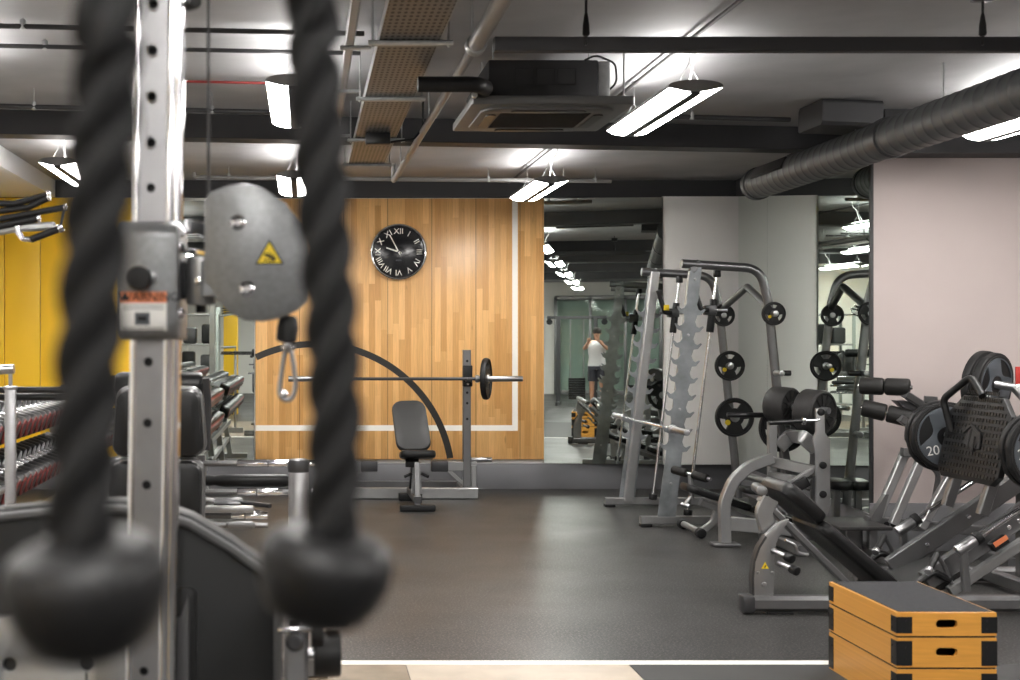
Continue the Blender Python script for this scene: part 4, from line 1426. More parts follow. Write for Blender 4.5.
lab = strip(zc(333), zc(303), lw0, lw1, .0016).build('warning_label', 'white', car, label='white and orange warning label')
strip(zc(303), zc(292), lw0, lw1, .0016, 2).build('label_header', 'orange', lab)
b = MB().text('WARNING', (cx_ + .003, yf - .0088, zc(297.5)), EX, EZ, .0245, .0006)
b.prism([(-.008, -.006), (.008, -.006), (0, .008)], (lw0 + .010, yf - .0088, zc(297.5)), EX, EZ, .0006)
b.build('label_text', 'blackplastic', lab)
xm_ = (lw0 + lw1) / 2
strip(zc(325), zc(312.5), xm_ - .018, xm_ + .012, .0024, 3).build('label_picture', 'plategrey', lab)
o_ = strip(zc(321), zc(316.5), xm_ - .012, xm_ + .006, .0032, 2).build('label_picture', 'blackplastic', lab)
for y in (305.5, 308.5, 327.5, 330):
    strip(zc(y + .9), zc(y), lw0 + .006, lw1 - .006, .0022, 1).build('label_line', 'plategrey', lab)
for px, py in ((179, 248), (179, 314)):
    p = W(px, py, 2.62)
    MB().cyl(p + V((-.01, 0, 0)), p + V((.008, -.012, 0)), .011, .003, 16).build('bolt', 'chrome', car)
p = W(119, 317, 2.65)
MB().cyl(p, p + V((-.006, 0, 0)), .008, .002, 14).build('bolt', 'blackmetal', car)
MB().bar([W(177, 232, 2.63), W(186, 226, 2.63), W(206, 230, 2.66), W(215, 244, 2.66)], .030, .012, up=(0, 1, 0), fil=.03).build('chrome_strap', 'chrome', car)
MB().bar([W(176, 250, 2.64), W(195, 252, 2.66), W(222, 256, 2.65)], .012, .02, up=(0, 1, 0), fil=.02).build('chrome_strap', 'chrome', car)
nk = MB().cyl(W(201, 257, 2.66), W(201, 305, 2.66), .030, .004, 32).build('swivel_neck', 'silver', car)
MB().cyl(W(201, 304, 2.68), W(201, 313, 2.68), .011, .003, 20).build('swivel_nut', 'blackmetal', nk)
p = W(199, 281, 2.630)
MB().cyl(p, p + V((0, -.012, 0)), .0085, .003, 14).build('bolt', 'chrome', nk)
MB().bar([W(178, 280, 2.70), W(192, 280, 2.69)], .08, .06, up=(0, 1, 0)).build('neck_bracket', 'gun', car)
# pulley housing
po = pr2([(206, 200), (211, 193), (228, 187), (246, 185), (262, 189), (285, 204), (303, 231), (306, 262), (305, 300), (297, 308), (281, 316), (262, 319.5), (244, 318), (229, 311), (219, 300), (213, 286), (206, 280)], 2.60)
ph = MB().prism(po, (0, 2.605, 0), EX, EZ, .010, bev=.003).build('pulley_housing', 'brushed', cm)
MB().prism(po, (0, 2.672, 0), EX, EZ, .010, bev=.003).build('housing_back', 'brushed', ph)
MB().bar([W(214, 262, 2.64), W(214, 296, 2.64)], .05, .06, up=(0, 1, 0)).build('housing_spacer', 'brushed', ph)
pw = W(258, 255, 2.64)
MB().lathe([(.02, -.012), (.075, -.012), (.078, -.008), (.070, 0), (.078, .008), (.075, .012), (.02, .012)], pw, (0, 1, 0), 40).build('pulley_wheel', 'blackplastic', ph)
for px, py in ((238, 222.5), (247, 289)):
    p = W(px, py, 2.6)
    MB().lathe([(.0155, 0), (.0155, .003), (.011, .006), (.011, .010), (.007, .012), (.006, .009), (.001, .009)], p, (0, -1, 0), 24).build('bolt', 'chrome', ph)


def wtri(s, o, Y, nm, m, par):
    return MB().prism([(o.x + s * math.cos(a), o.z + s * math.sin(a)) for a in (PI / 2, PI * 7 / 6, PI * 11 / 6)], (0, Y, 0), EX, EZ, .0010).build(nm, m, par)


p = W(269.5, 256, 2.6)
tr = wtri(.0335, p, 2.5988, 'warning_triangle', 'blackplastic', ph)
wtri(.0275, p, 2.5978, 'triangle_face', 'yellowmark', tr)
b = MB()
b.bar([p + V((-.010, -.0034, .004)), p + V((.012, -.0034, -.007))], .006, .0008, up=(0, 1, 0), c=.0001)
for k in range(3):
    b.bar([p + V((-.002 + k * .004, -.0034, -.002)), p + V((.000 + k * .005, -.0034, .008 - k * .003))], .002, .0008, up=(0, 1, 0), c=.0001)
b.bar([p + V((-.012, -.0034, -.008)), p + V((.010, -.0034, -.010))], .0025, .0008, up=(0, 1, 0), c=.0001)
b.build('triangle_sign', 'blackplastic', tr)
MB().tube([W(208.5, 196, 2.64), V((W(208.5, 0, 2.64).x, 2.64, 2.40))], .0032, seg=8).build('steel_cable', 'conduit', cm)

# snap hook under the pulley
sp_ = W(287.5, 328, 2.64)
t = thing('snap_hook', sp_, 'steel snap hook hanging on a black stop below the pulley housing', 'snap hook')
MB().lathe([(.012, -.030), (.021, -.026), (.0215, .0), (.018, .02), (.012, .026)], sp_, (.09, 0, 1), 24).build('cable_stop', 'rubber', t)
MB().cyl(W(288, 338, 2.64), W(288, 352, 2.64), .009, .002).build('swivel_eye', 'satin', t)
MB().cyl(W(288.5, 347, 2.64) + V((-.014, 0, 0)), W(288.5, 347, 2.64) + V((.014, 0, 0)), .008, .002, 16).build('swivel_eye', 'chrome', t)
loop = [W(x, y, 2.64) for x, y in ((287, 350), (284, 356), (281, 378), (279.5, 391), (282, 398), (287.5, 400), (293, 396), (295.5, 386), (294.5, 372), (292, 356), (290, 350))]
lp = []
n_ = len(loop)
for i in range(n_):
    for k in range(4):
        s = k / 4
        a, bq, c, d = loop[i - 1], loop[i], loop[(i + 1) % n_], loop[(i + 2) % n_]
        lp.append(0.5 * ((2 * bq) + (c - a) * s + (2 * a - 5 * bq + 4 * c - d) * s * s + (3 * bq - a - 3 * c + d) * s ** 3))
MB().tube(lp, .0052, seg=12, closed=True).build('hook_body', 'satin', t)
MB().cyl(W(284, 394, 2.632), W(284, 394, 2.648), .009, .002, 16).build('gate_rivet', 'chrome', t)

# shroud
YS = 2.92
edge = [(-60, 521), (0, 512), (60, 506), (120, 504), (160, 509), (190, 519), (230, 543), (262, 566), (275, 580), (278, 596)]
ep = [W(x, y, YS) for x, y in edge]
ol = [(q.x, q.z) for q in ep] + [(W(279, 0, YS).x, .02), (W(-60, 0, YS).x, .02)]
sh = MB().prism(ol, (0, YS + .05, 0), EX, EZ, .09, bev=.006).build('shroud', 'shroud', cm)
MB().bar([q + V((0, -.006, -.010)) for q in ep] + [V((W(278.5, 0, YS).x, YS - .006, .03))], .020, .018, up=(0, 1, 0), c=.006).build('shroud_lip', 'shroudlip', sh)
x0, x1 = W(150, 0, YS - .01).x, W(195, 0, YS - .01).x
MB().prism([(x0, .1), (x1, .1), (x1, W(0, 592, YS).z), (x1 - .012, W(0, 588, YS).z), (x0, W(0, 588, YS).z)], (0, YS - .006, 0), EX, EZ, .014, bev=.003).build('slot_frame', 'blackplastic', sh)
MB().prism([(x0, .1), (x1 - .016, .1), (x1 - .016, W(0, 600, YS).z), (x1 - .03, W(0, 617, YS).z), (x0, W(0, 626, YS).z)], (0, YS - .014, 0), EX, EZ, .012, bev=.003).build('slot_cover', 'silver2', sh)
# lower housing left of the column
YL = 2.74
zt = W(0, 619, YL).z
hs_ = [circ(.018, 20, cx=W(10, 0, YL).x, cy=W(0, 664, YL).z), circ(.018, 20, cx=W(87, 0, YL).x, cy=W(0, 664, YL).z)]
lo = MB().prism([(W(-40, 0, YL).x, .03), (W(128, 0, YL).x, .03), (W(128, 0, YL).x, zt), (W(20, 0, YL).x, zt), (W(-8, 0, YL).x, zt + .0), (W(-40, 0, YL).x, zt)], (0, YL, 0), EX, EZ, .012, holes=hs_, bev=.003).build('lower_panel', 'silver', cm)
MB().span((W(-40, 0, YL).x, YL + .012, .03), (W(127, 0, YL).x, YL + .10, zt - .01), .004).build('housing_core', 'blackmetal', lo)
MB().span((W(86, 0, YL).x, YL - .0075, .4), (W(88, 0, YL).x, YL - .005, W(0, 672, YL).z)).build('panel_slot', 'blackmetal', lo)
MB().span((-.95, 2.4, 0), (.1, 3.2, .03), .006).build('base_plate', 'gun', cm)
# front post with pop pin and rubber bumpers
YP = 2.86
po_ = MB().bar([W(296, 598, YP), V((W(296, 0, YP).x, YP, .03))], .054, .06, up=(0, 1, 0), c=.01).build('front_post', 'satin', cm)
p = W(295, 641, YP - .03)
MB().lathe([(.021, 0), (.021, .010), (.017, .012), (.017, .020), (.012, .024), (.001, .024)], p, (0, -1, 0), 28).build('pop_pin', 'gun', po_)
MB().cyl(W(278, 630, YP - .045), W(313, 630, YP - .045), .0055, .002, 14).build('chrome_pin', 'chrome', po_)
MB().box(W(294, 624, YP - .031), (.022, .004, .012), None, .001).build('scale_mark', 'blackmetal', po_)
MB().cyl(W(311, 634, YP), W(323.5, 634, YP), .031, .004).build('rubber_bumper', 'rubber', po_)
MB().cyl(W(314, 654, YP + .02), W(341, 654, YP + .02), .049, .006).build('rubber_bumper', 'rubber', po_)
MB().cyl(W(324, 612, YP + .04), W(349, 612, YP + .04), .035, .006).build('rubber_bumper', 'rubber', po_)
MB().cyl(W(296, 654, YP), W(316, 654, YP), .012).build('bumper_axle', 'satin', po_)

# ================================================================== TRICEPS ROPE close to the lens
RL = [(112, -10), (108.5, 60), (104, 130), (98, 200), (92, 300), (86.5, 400), (82, 500), (81.5, 560)]
RR = [(311, -10), (314, 60), (319, 140), (324, 220), (331, 320), (335, 420), (333, 500), (329, 552)]
top = V((-.045, .745, 1.98))
tr_ = thing('triceps_rope', top, 'thick black twisted double rope with rubber stoppers hanging close to the lens', 'rope')
for pts, Y, R, cap, ang in ((RL, .666, .0168, (82, 565, 82), .3), (RR, .827, .0170, (328, 552, 66), 1.2)):
    w_ = [W(x, y, Y) for x, y in pts]
    w_ = [top + V((0, 0, -.02)), (top * .55 + w_[0] * .45) + V((.0, 0, .0))] + w_
    # resample on a smooth spline
    sm_ = []
    for i in range(len(w_) - 1):
        a, bq, c, d = w_[max(i - 1, 0)], w_[i], w_[i + 1], w_[min(i + 2, len(w_) - 1)]
        n_ = max(2, int((c - bq).length / .0035))
        for k in range(n_):
            s = k / n_
            sm_.append(0.5 * ((2 * bq) + (c - a) * s + (2 * a - 5 * bq + 4 * c - d) * s * s + (3 * bq - a - 3 * c + d) * s ** 3))
    sm_.append(w_[-1])

    def prof(i, R=R, ang=ang):
        o = []
        ph_ = ang - i * .0035 / .105 * 2 * PI
        for k in range(36):
            q = 2 * PI * k / 36
            r = R * 1.08 * (.50 + .50 * abs(math.cos(1.5 * (q - ph_))) ** .7)
            o.append((r * math.cos(q), r * math.sin(q)))
        return o
    MB().sweep(sm_, prof).build('rope_strand', 'rope', tr_)
    px, py, rp = cap
    c = W(px, py, Y)
    r = rp / F * Y
    r *= 1.03
    k_ = r / .043
    pfl = [(r * .33, -.004), (r * .36, .007 * k_), (r * .44, .010 * k_), (r * .74, .008 * k_), (r * .90, .004 * k_), (r * .985, -.002 * k_), (r, -.008 * k_), (r * .985, -.018 * k_), (r * .91, -.030 * k_), (r * .76, -.041 * k_), (r * .52, -.0475 * k_), (r * .2, -.049 * k_)]
    tilt_ = (-.13, -.16, 1) if rp > 70 else (.16, -.14, 1)
    MB().lathe(pfl, c + V((0, 0, .002)), tilt_, 56).build('rope_stopper', 'rubber', tr_)
MB().lathe([(.014, -.03), (.019, -.028), (.019, .02), (.010, .028)], top, (0, 0, 1), 24).build('crimp', 'satin', tr_)
b = MB()
b.sweep([top + V((0, 0, .05)) + V((math.cos(2 * PI * k / 32) * .022, 0, math.sin(2 * PI * k / 32) * .03)) for k in range(32)], circ(.004, 10), closed=True)
b.build('clip_ring', 'chrome', tr_)
cb = thing('overhead_cable', top + V((0, 0, .08)), 'thin steel cable above the black triceps rope', 'cable')
MB().cyl(top + V((0, 0, .08)), (top.x, top.y, CEIL), .003, seg=8).build('cable', 'conduit', cb)
MB().cyl((top.x, top.y, CEIL - .05), (top.x, top.y, CEIL), .04, .006).build('ceiling_mount', 'gun', cb)

# ================================================================== SEATED MACHINE behind the column
YG = 5.5
t = thing('seated_row_machine', (-.62, 5.6, 0), 'seated machine with two black back pads and chrome bars behind the chrome column', 'weight machine')
for (x0, x1, y0, y1) in ((113, 204, 389, 457), (109, 202, 461, 540)):
    a, c = W((x0 + x1) / 2, y1, YG), W((x0 + x1) / 2, y0, YG)
    w_ = (x1 - x0) / F * YG
    MB().pad(a, c, w_, .08, EX, .03, taper=.92 if y0 < 400 else 1.0, corner=.025).build('back_pad', 'vinyl', t)
    MB().pad(a + V((0, .055, -.0)), c + V((0, .055, .012)), w_ + .018, .03, EX, .012, taper=.92 if y0 < 400 else 1.0, corner=.045).build('pad_shell', 'silver2', t)
o = MB().cyl(W(116, 386, YG + .25), W(204, 386, YG + .25), .062, .02).build('roll_cover', 'vinyl', t)
MB().bar([W(206, 378, YG + .18), W(208, 400, YG + .2), W(207, 450, YG + .2)], .03, .03, up=(0, 1, 0), fil=.04).build('side_bar', 'gun', t)
MB().bar([W(158, 395, YG + .2), V((W(158, 0, YG + .2).x, YG + .2, .05))], .09, .06, up=(0, 1, 0)).build('back_post', 'silver2', t)
MB().bar([(-.95, YG + .3, .045), (.1, YG + .3, .045)], .08, .08, up=(0, 0, 1)).build('base_rail', 'silver2', t)
MB().bar([(-.62, YG - .35, .045), (-.62, YG + .9, .045)], .08, .08, up=(0, 0, 1)).build('base_rail', 'silver2', t)
MB().cyl(W(96, 461, YG + .1), W(118, 461, YG + .1), .018).build('side_lever', 'satin', t)
MB().cyl(W(108, 398, YG + .2), W(118, 400, YG + .2), .02).build('side_lever', 'gun', t)
MB().cyl(W(104, 428, YG + .2), W(120, 428, YG + .2), .010).build('side_lever', 'silver2', t)
YH = 6.0
for y, xa, xm, xb, r in ((463.5, 196, 237, 320, .0145), (492, 196, 237, 290, .0145), (515.5, 196, 231, 268, .016)):
    o = MB().cyl(W(xa, y, YH), W(xm, y, YH), r * .95).build('carrier_bar', 'silver2', t)
    MB().cyl(W(xm, y, YH), W(xb, y, YH), r * 1.15, .003).build('chrome_sleeve', 'chrome', o)
    xq = xm + (xb - xm) * .37
    MB().cyl(W(xq, y, YH), W(xq + .8, y, YH), r * 1.2).build('sleeve_ring', 'gun', o)
MB().cyl(W(318, 463.5, YH), W(325, 463.5, YH), .008, .002).build('bar_tip', 'satin', t)
MB().cyl(W(309, 491.5, YH), W(316, 491.5, YH), .010, .003).build('bar_tip', 'satin', t)
o = MB().lathe([(.015, 0), (.024, .01), (.026, .03), (.022, .055), (.026, .07), (.030, .1), (.030, .38), (.024, .40)], W(203, 480.5, YH + .05), EX, 28).build('foam_roller', 'vinyl', t)
for s in (0, 1):
    MB().bar([W(202 + s * 14, 498 + s, YH + .15), W(262 + s * 8, 512 - s * 6, YH - .0)], .018, .03, up=(0, 1, 0)).build('linkage_bar', 'satin' if s == 0 else 'gun', t)
MB().box(W(228, 503, YH + .1), (.13, .1, .03), (EX, .2), .008).build('step_pad', 'gun', t)
MB().box(W(226, 509, YH - .05), (.26, .06, .03), None, .01).build('seat_arm', 'silver', t)
MB().pad(W(226, 525, YH - .3), W(255, 525, YH - .3), .035, .035, EZ, .012, corner=.015).build('hand_grip', 'silver2', t)
MB().cyl(W(198, 525, YH - .25), W(268, 525.5, YH - .25), .012).build('grip_bar', 'silver2', t)
MB().bar([W(200, 455, YH + .02), V((W(200, 0, YH).x, YH + .02, .05))], .05, .05, up=(0, 1, 0)).build('side_post', 'silver2', t)
o = MB().cyl(W(298.5, 463, YH - .1), V((W(298.5, 0, YH - .1).x, YH - .1, .04)), .046, .004, 32).build('stop_post', 'satin', t)
MB().cyl(W(298.5, 459, YH - .1) , W(298.5, 473, YH - .1), .049, .012, 32).build('post_cap', 'gun', o)
MB().bar([(-.6, YH - .1, .04), (0, YH - .1, .04)], .07, .07, up=(0, 0, 1)).build('base_rail', 'silver2', t)

# ================================================================== DIP AND CHIN MACHINE at the left edge
YD = 5.0
t = thing('chin_dip_machine', (-1.45, YD, 0), 'chin and dip machine with black grips cut by the left picture edge', 'weight machine')
xm_ = -1.50
MB().bar([(xm_, YD + .1, .04), (xm_, YD + .1, 2.3)], .09, .09, up=(0, 1, 0)).build('main_post', 'silver', t)
MB().bar([(xm_, YD - .5, .045), (xm_, YD + .8, .045)], .09, .09, up=(0, 0, 1)).build('base_rail', 'silver', t)
MB().bar([(xm_, YD + .1, .045), (-1.0, YD + .1, .045)], .08, .08, up=(0, 0, 1)).build('base_rail', 'silver', t)
pp = W(10.5, 388, YD)
MB().cyl(pp, V((pp.x, YD, .06)), .022, .003).build('dip_post', 'satin', t)
MB().cyl(pp + V((0, 0, -.006)), pp + V((0, 0, .008)), .027, .003).build('post_collar', 'satin', t)
MB().cyl(W(10.5, 366, YD), W(10.5, 388, YD), .008).build('post_pin', 'satin', t)
MB().tube([W(-45, 371, YD + .05), W(-5, 370, YD), W(14, 369, YD)], .018, fil=.05, seg=16).build('arm_rest', 'satin', t)
MB().cyl(W(-40, 390, YD + .12), W(88, 390, YD + .12), .013, .002).build('cross_bar', 'blackmetal', t)
MB().cyl(W(-40, 397, YD + .14), W(88, 397, YD + .14), .014, .002).build('cross_bar', 'blackplastic', t)
MB().tube([W(-45, 496, YD + .05), W(-6, 494, YD), W(11, 486, YD)], .015, fil=.03, seg=12).build('step_handle', 'satin', t)
for path, r in (([(-48, 207), (-2, 203.5), (14, 204), (48, 194.5)], .0125), ([(-48, 217), (0, 211), (28, 207.5), (48, 198)], .0125),
                ([(-48, 228), (0, 219), (64, 207.5)], .0125), ([(-48, 236), (0, 226), (38, 218.5)], .0135)):
    q = [W(x, y, YD) for x, y in path]
    o = MB().tube(q, r, fil=.05, seg=14).build('grip', 'rubber', t)
    d_ = (q[-1] - q[-2]).normalized()
    MB().cyl(q[-1] - d_ * .003, q[-1] + d_ * .010, r * 1.15, .003, 16).build('grip_end', 'chrome', o)
o = MB().tube([W(31, 239.5, YD), W(59, 229, YD)], .0135, seg=14).build('grip', 'rubber', t)
MB().tube([W(17, 226, YD), W(18, 232, YD), W(23, 239, YD), W(31, 239.5, YD)], .011, fil=.02, seg=12).build('grip_bend', 'chrome', o)
MB().cyl(W(58, 229.4, YD), W(62.5, 227.7, YD), .0165, .004, 16).build('grip_end', 'chrome', o)
MB().bar([W(-48, 240, YD + .04), W(16, 228, YD + .03), W(54, 226, YD + .02)], .03, .05, up=(0, 1, 0), c=.008).build('arm_plate', 'galv', t)
MB().cyl(W(64, 209, YD), W(60, 227, YD), .005).build('link_rod', 'gun', t)

# ================================================================== DUMBBELL RACKS on the left
EXD = V((math.cos(.30), 0, -math.sin(.30)))     # dumbbells slope down to the aisle
proto = thing('dumbbell', (0, 0, 0), 'x', 'dumbbell', 'x')
MB().cyl(-EXD * .05, EXD * .05, .016, seg=14).build('handle', 'chrome', proto)
for s in (-1, 1):
    b = MB().lathe([(.03, 0), (.058, .004), (.062, .014), (.062, .092), (.056, .102), (.052, .104)], EXD * s * .05, EXD * s, 20)
    h = b.build('head', 'blackmetal', proto)
    MB().lathe([(.052, 0), (.05, .004), (.036, .006), (.001, .006)], EXD * s * .154, EXD * s, 20).build('end_cap', 'redcap', h)
    MB().lathe([(.030, 0), (.030, .002), (.024, .0025), (.001, .0025)], EXD * s * .160, EXD * s, 16).build('weight_badge', 'gun', h)
first = True
PITCH = .1335
for ri, (ya, yb_) in enumerate(((6.1, 9.1), (9.35, 12.45))):
    side_ = ('nearer', 'farther')[ri]
    rk = thing('dumbbell_rack', (-1.62, (ya + yb_) / 2, 0), ('silver dumbbell rack along the left wall, the one nearer the chin machine',
                                                          'silver dumbbell rack along the left wall, the one reaching the yellow panel')[ri], 'dumbbell rack')
    for y in (ya + .06, yb_ - .06):
        MB().bar([(-1.95, y, .04), (-1.40, y, .04)], .07, .06, up=(0, 0, 1)).build('foot', 'silver', rk)
        MB().bar([(-1.52, y, .05), (-1.80, y, 1.10)], .06, .08, up=(0, 1, 0)).build('upright', 'silver', rk)
    for ti, z in enumerate((.42, .727, 1.03)):
        c = V((-1.49, 0, z)) - EXD * .155
        for k in (-.075, .075):
            MB().bar([c + EXD * k + V((0, ya, -.062)), c + EXD * k + V((0, yb_, -.062))], .05, .012, up=(-EXD.z, 0, EXD.x)).build('tray_rail', 'silver', rk)
        for y in (ya + .06, yb_ - .06):
            MB().bar([c - EXD * .12 + V((0, y, -.085)), c + EXD * .12 + V((0, y, -.085))], .05, .03, up=(0, 1, 0)).build('tray_bracket', 'silver2', rk)
        if ti == 0:
            continue
        n_ = int((yb_ - ya - .2) / PITCH)
        for k in range(n_ + 1):
            y = ya + .1 + k * PITCH
            o = proto if first else copy_tree(proto)
            first = False
            o.location = c + V((0, y, .001))
            g = 'dumbbells on the %s tier of the %s rack' % (('', 'lower', 'upper')[ti], side_)
            o['label'] = 'black dumbbell with red end caps on the %s tier of the %s left rack' % (('', 'lower', 'upper')[ti], side_)
            o['group'] = g

# free-standing rack by the left mirror
ya, yb_, xk = 9.4, 12.75, -.95
rk = thing('dumbbell_rack', (xk, (ya + yb_) / 2, 0), 'free-standing dumbbell rack beside the left mirror, half hidden behind the black seat', 'dumbbell rack')
for y in (ya + .3, (ya + yb_) / 2, yb_ - .3):
    MB().bar([(xk - .27, y, .04), (xk + .22, y, .04)], .07, .06, up=(0, 0, 1)).build('foot', 'silver', rk)
    MB().bar([(xk + .0, y, .05), (xk - .14, y, 1.02)], .06, .09, up=(0, 1, 0)).build('upright', 'silver', rk)
for ti, z in enumerate((.735, .965)):
    c = V((xk + .155, 0, z)) - EXD * .155
    for k in (-.075, .075):
        MB().bar([c + EXD * k + V((0, ya, -.066)), c + EXD * k + V((0, yb_, -.066))], .05, .012, up=(-EXD.z, 0, EXD.x)).build('tray_rail', 'silver', rk)
    for y in (ya + .3, (ya + yb_) / 2, yb_ - .3):
        MB().bar([c - EXD * .12 + V((0, y, -.088)), c + EXD * .12 + V((0, y, -.088))], .05, .03, up=(0, 1, 0)).build('tray_bracket', 'silver2', rk)
    for k in range(int((yb_ - ya - .2) / PITCH) + 1):
        o = copy_tree(proto)
        o.location = c + V((0, ya + .1 + k * PITCH, .001))
        o['label'] = 'black dumbbell with red end caps on the %s tier of the free-standing rack' % ('lower', 'upper')[ti]
        o['group'] = 'dumbbells on the %s tier of the free-standing rack' % ('lower', 'upper')[ti]
for z in (.25, .45):
    MB().bar([(xk - .03, ya, z), (xk - .03, yb_, z)], .05, .06, up=(0, 0, 1)).build('lower_rail', 'silver', rk)

# ================================================================== BENCH PRESS RACK at the wooden panel
YR = 12.28
t = thing('bench_press_rack', (.95, YR, 0), 'grey bench press rack with two uprights in front of the wooden panel', 'bench press rack')
xr, xl = W(468, 0, YR).x, W(342, 0, YR).x
MB().bar([(xl - .09, YR, .055), (xr + .09, YR, .055)], .09, .10, up=(0, 0, 1)).build('base_rail', 'silver', t)
for x, s in ((xr, 1), (xl, -1)):
    u = MB().bar([(x, YR + .1, .05), (x, YR + .1, W(0, 350, YR).z)], .075, .075, up=(0, 1, 0)).build('upright', 'silver2', t)
    b = MB()
    for z in (.75, .9, 1.0, 1.3):
        b.cyl((x, YR + .06, z), (x, YR + .061, z), .012, seg=12)
    b.build('pin_hole', 'blackplastic', u)
    zj = W(0, 376, YR).z
    j = MB().box((x, YR + .04, zj), (.09, .07, .20), None, .008).build('bar_hook', 'blackplastic', t)
    MB().box((x, YR - .06, zj - .04), (.05, .15, .03), None, .006).build('hook_lip', 'blackplastic', j)
    MB().cyl((x, YR + .0, zj - .075), (x, YR - .01, zj - .075), .014, .003).build('bolt', 'chrome', j)
    MB().bar([(x + s * .09, YR + .1, .30), (x - s * .33, YR + .1, .30)], .068, .09, up=(0, 0, 1)).build('stub_arm', 'silver', t)
    MB().box((x - s * .26, YR + .1, .30), (.16, .10, .10), None, .006).build('stub_cover', 'gun', t)
    MB().bar([(x + s * .06, YR + .05, .06), (x + s * .06, YR + .05, .31)], .05, .05, up=(0, 1, 0)).build('foot_post', 'silver', t)
    MB().bar([(x + s * .02, YR + .1, .08), (x - s * .2, YR + .1, .28)], .04, .05, up=(0, 1, 0)).build('diagonal_brace', 'silver', t)
    MB().cyl((x + s * .04, YR + .1, W(0, 460.5, YR).z), (x + s * .24, YR + .1, W(0, 460.5, YR).z), .022, .004).build('storage_peg', 'satin', t)
    MB().bar([(x, YR - .0, .05), (x, D - .12, .05)], .07, .07, up=(0, 0, 1)).build('side_rail', 'silver', t)
MB().bar([(xl, D - .14, .06), (xr, D - .14, .06)], .07, .07, up=(0, 0, 1)).build('rear_rail', 'silver2', t)
zj = W(0, 378.8, YR - .07).z
xc = (xr + xl) / 2
t = thing('barbell', (xc, YR - .07, zj), 'long barbell resting across the hooks of the bench press rack', 'barbell')
MB().cyl((xc - .66, YR - .07, zj), (xc + .66, YR - .07, zj), .015).build('shaft', 'gun', t)
for s in (-1, 1):
    MB().cyl((xc + s * .66, YR - .07, zj), (xc + s * 1.10, YR - .07, zj), .026, .003).build('sleeve', 'satin', t)
    MB().cyl((xc + s * .655, YR - .07, zj), (xc + s * .69, YR - .07, zj), .036, .005).build('collar', 'satin', t)
for s, lb in ((1, 'black plate on the right end of the bench press barbell'), (-1, 'black plate on the left bench press barbell end, behind the right rope')):
    grip_plate((xc + s * .757, YR - .07, zj), .198, .055, lb, 'plates on the bench press barbell', dot=False, axis=(s * .95, -.31, 0))
# adjustable bench
YB3 = 11.6
bx = W(415.5, 0, YB3).x
t = thing('adjustable_bench', (bx, YB3, 0), 'adjustable bench with charcoal back pad raised, facing out from the bench press rack', 'bench')
MB().pad((bx, YB3 + .10, .50), (bx - .03, YB3 + .50, .925), .315, .06, EX, .02, corner=.08).build('back_pad', 'greyvinyl', t)
MB().pad((bx + .01, YB3 + .06, .465), (bx + .01, YB3 - .22, .505), .315, .07, EX, .025, corner=.05).build('seat_pad', 'vinyl', t)
MB().bar([(bx, YB3 - .2, .03), (bx, YB3 - .12, .42)], .06, .05, up=(1, 0, 0)).build('front_leg', 'silver2', t)
MB().bar([(bx, YB3 - .24, .10), (bx, YB3 + .55, .10)], .06, .07, up=(1, 0, 0)).build('spine_beam', 'gun', t)
MB().bar([(bx, YB3 + .45, .10), (bx - .0, YB3 + .12, .42)], .06, .05, up=(1, 0, 0)).build('rear_strut', 'gun', t)
MB().bar([(bx - .04, YB3 - .12, .40), (bx - .02, YB3 + .12, .43)], .12, .05, up=(0, 0, 1)).build('seat_bracket', 'blackmetal', t)
MB().box((bx - .0, YB3 - .22, .03), (.31, .075, .058), None, .012).build('front_foot', 'rubber', t)
MB().box((bx, YB3 + .56, .035), (.22, .07, .07), None, .01).build('rear_foot', 'rubber', t)
o = MB().prism([(-.05, 0), (.05, 0), (.03, .26), (-.03, .26)], (bx, YB3 - .1, .14), EX, EZ, .02, holes=[circ(.02, 16, cy=.06), circ(.02, 16, cy=.16)]).build('ladder_plate', 'satin', t)
for s in (-1, 1):
    MB().cyl((bx + s * .04, YB3 - .1, .32), (bx + s * .11, YB3 - .11, .29), .014, .003).build('adjuster_knob', 'blackplastic', t)

# ================================================================== WHAT THE MIRRORS SHOW, behind the viewpoint
_a = V((mL.x, mL.y)); _d = (V((mR.x, mR.y)) - _a).normalized()


def behind(px, Dv):
    """floor point whose image in the wall mirror stands at column px, Dv metres deep"""
    v = V(((px - CX) / F * Dv, Dv)) - _a
    r = _d * (2 * v.dot(_d)) - v
    return r + _a


# green glazed partition along the rear wall
gx0, gx1 = behind(556, 36.0).x, behind(660, 36.0).x
gx0, gx1 = min(gx0, gx1), max(gx0, gx1)
struct(MB().span((gx0, YB, .02), (gx1, YB + .03, 2.7)).build('wall_rear_panel', 'greenpaint'))
t = thing('glazed_partition', ((gx0 + gx1) / 2, YB + .3, 0), 'green tinted glazed partition with steel frame, seen in the wall mirror', 'glass partition')
n_ = 3
for k in range(n_ + 1):
    x = gx0 + (gx1 - gx0) * k / n_
    MB().span((x - .04, YB + .26, 0), (x + .04, YB + .34, 2.7), .004).build('mullion', 'silver2', t)
    if k < n_:
        MB().span((x + .04, YB + .295, .12), (x + (gx1 - gx0) / n_ - .04, YB + .305, 2.62)).build('glass_pane', 'glass', t)
for z in (.06, 2.66):
    MB().span((gx0, YB + .26, z - .06), (gx1, YB + .34, z + .06), .004).build('rail', 'silver2', t)

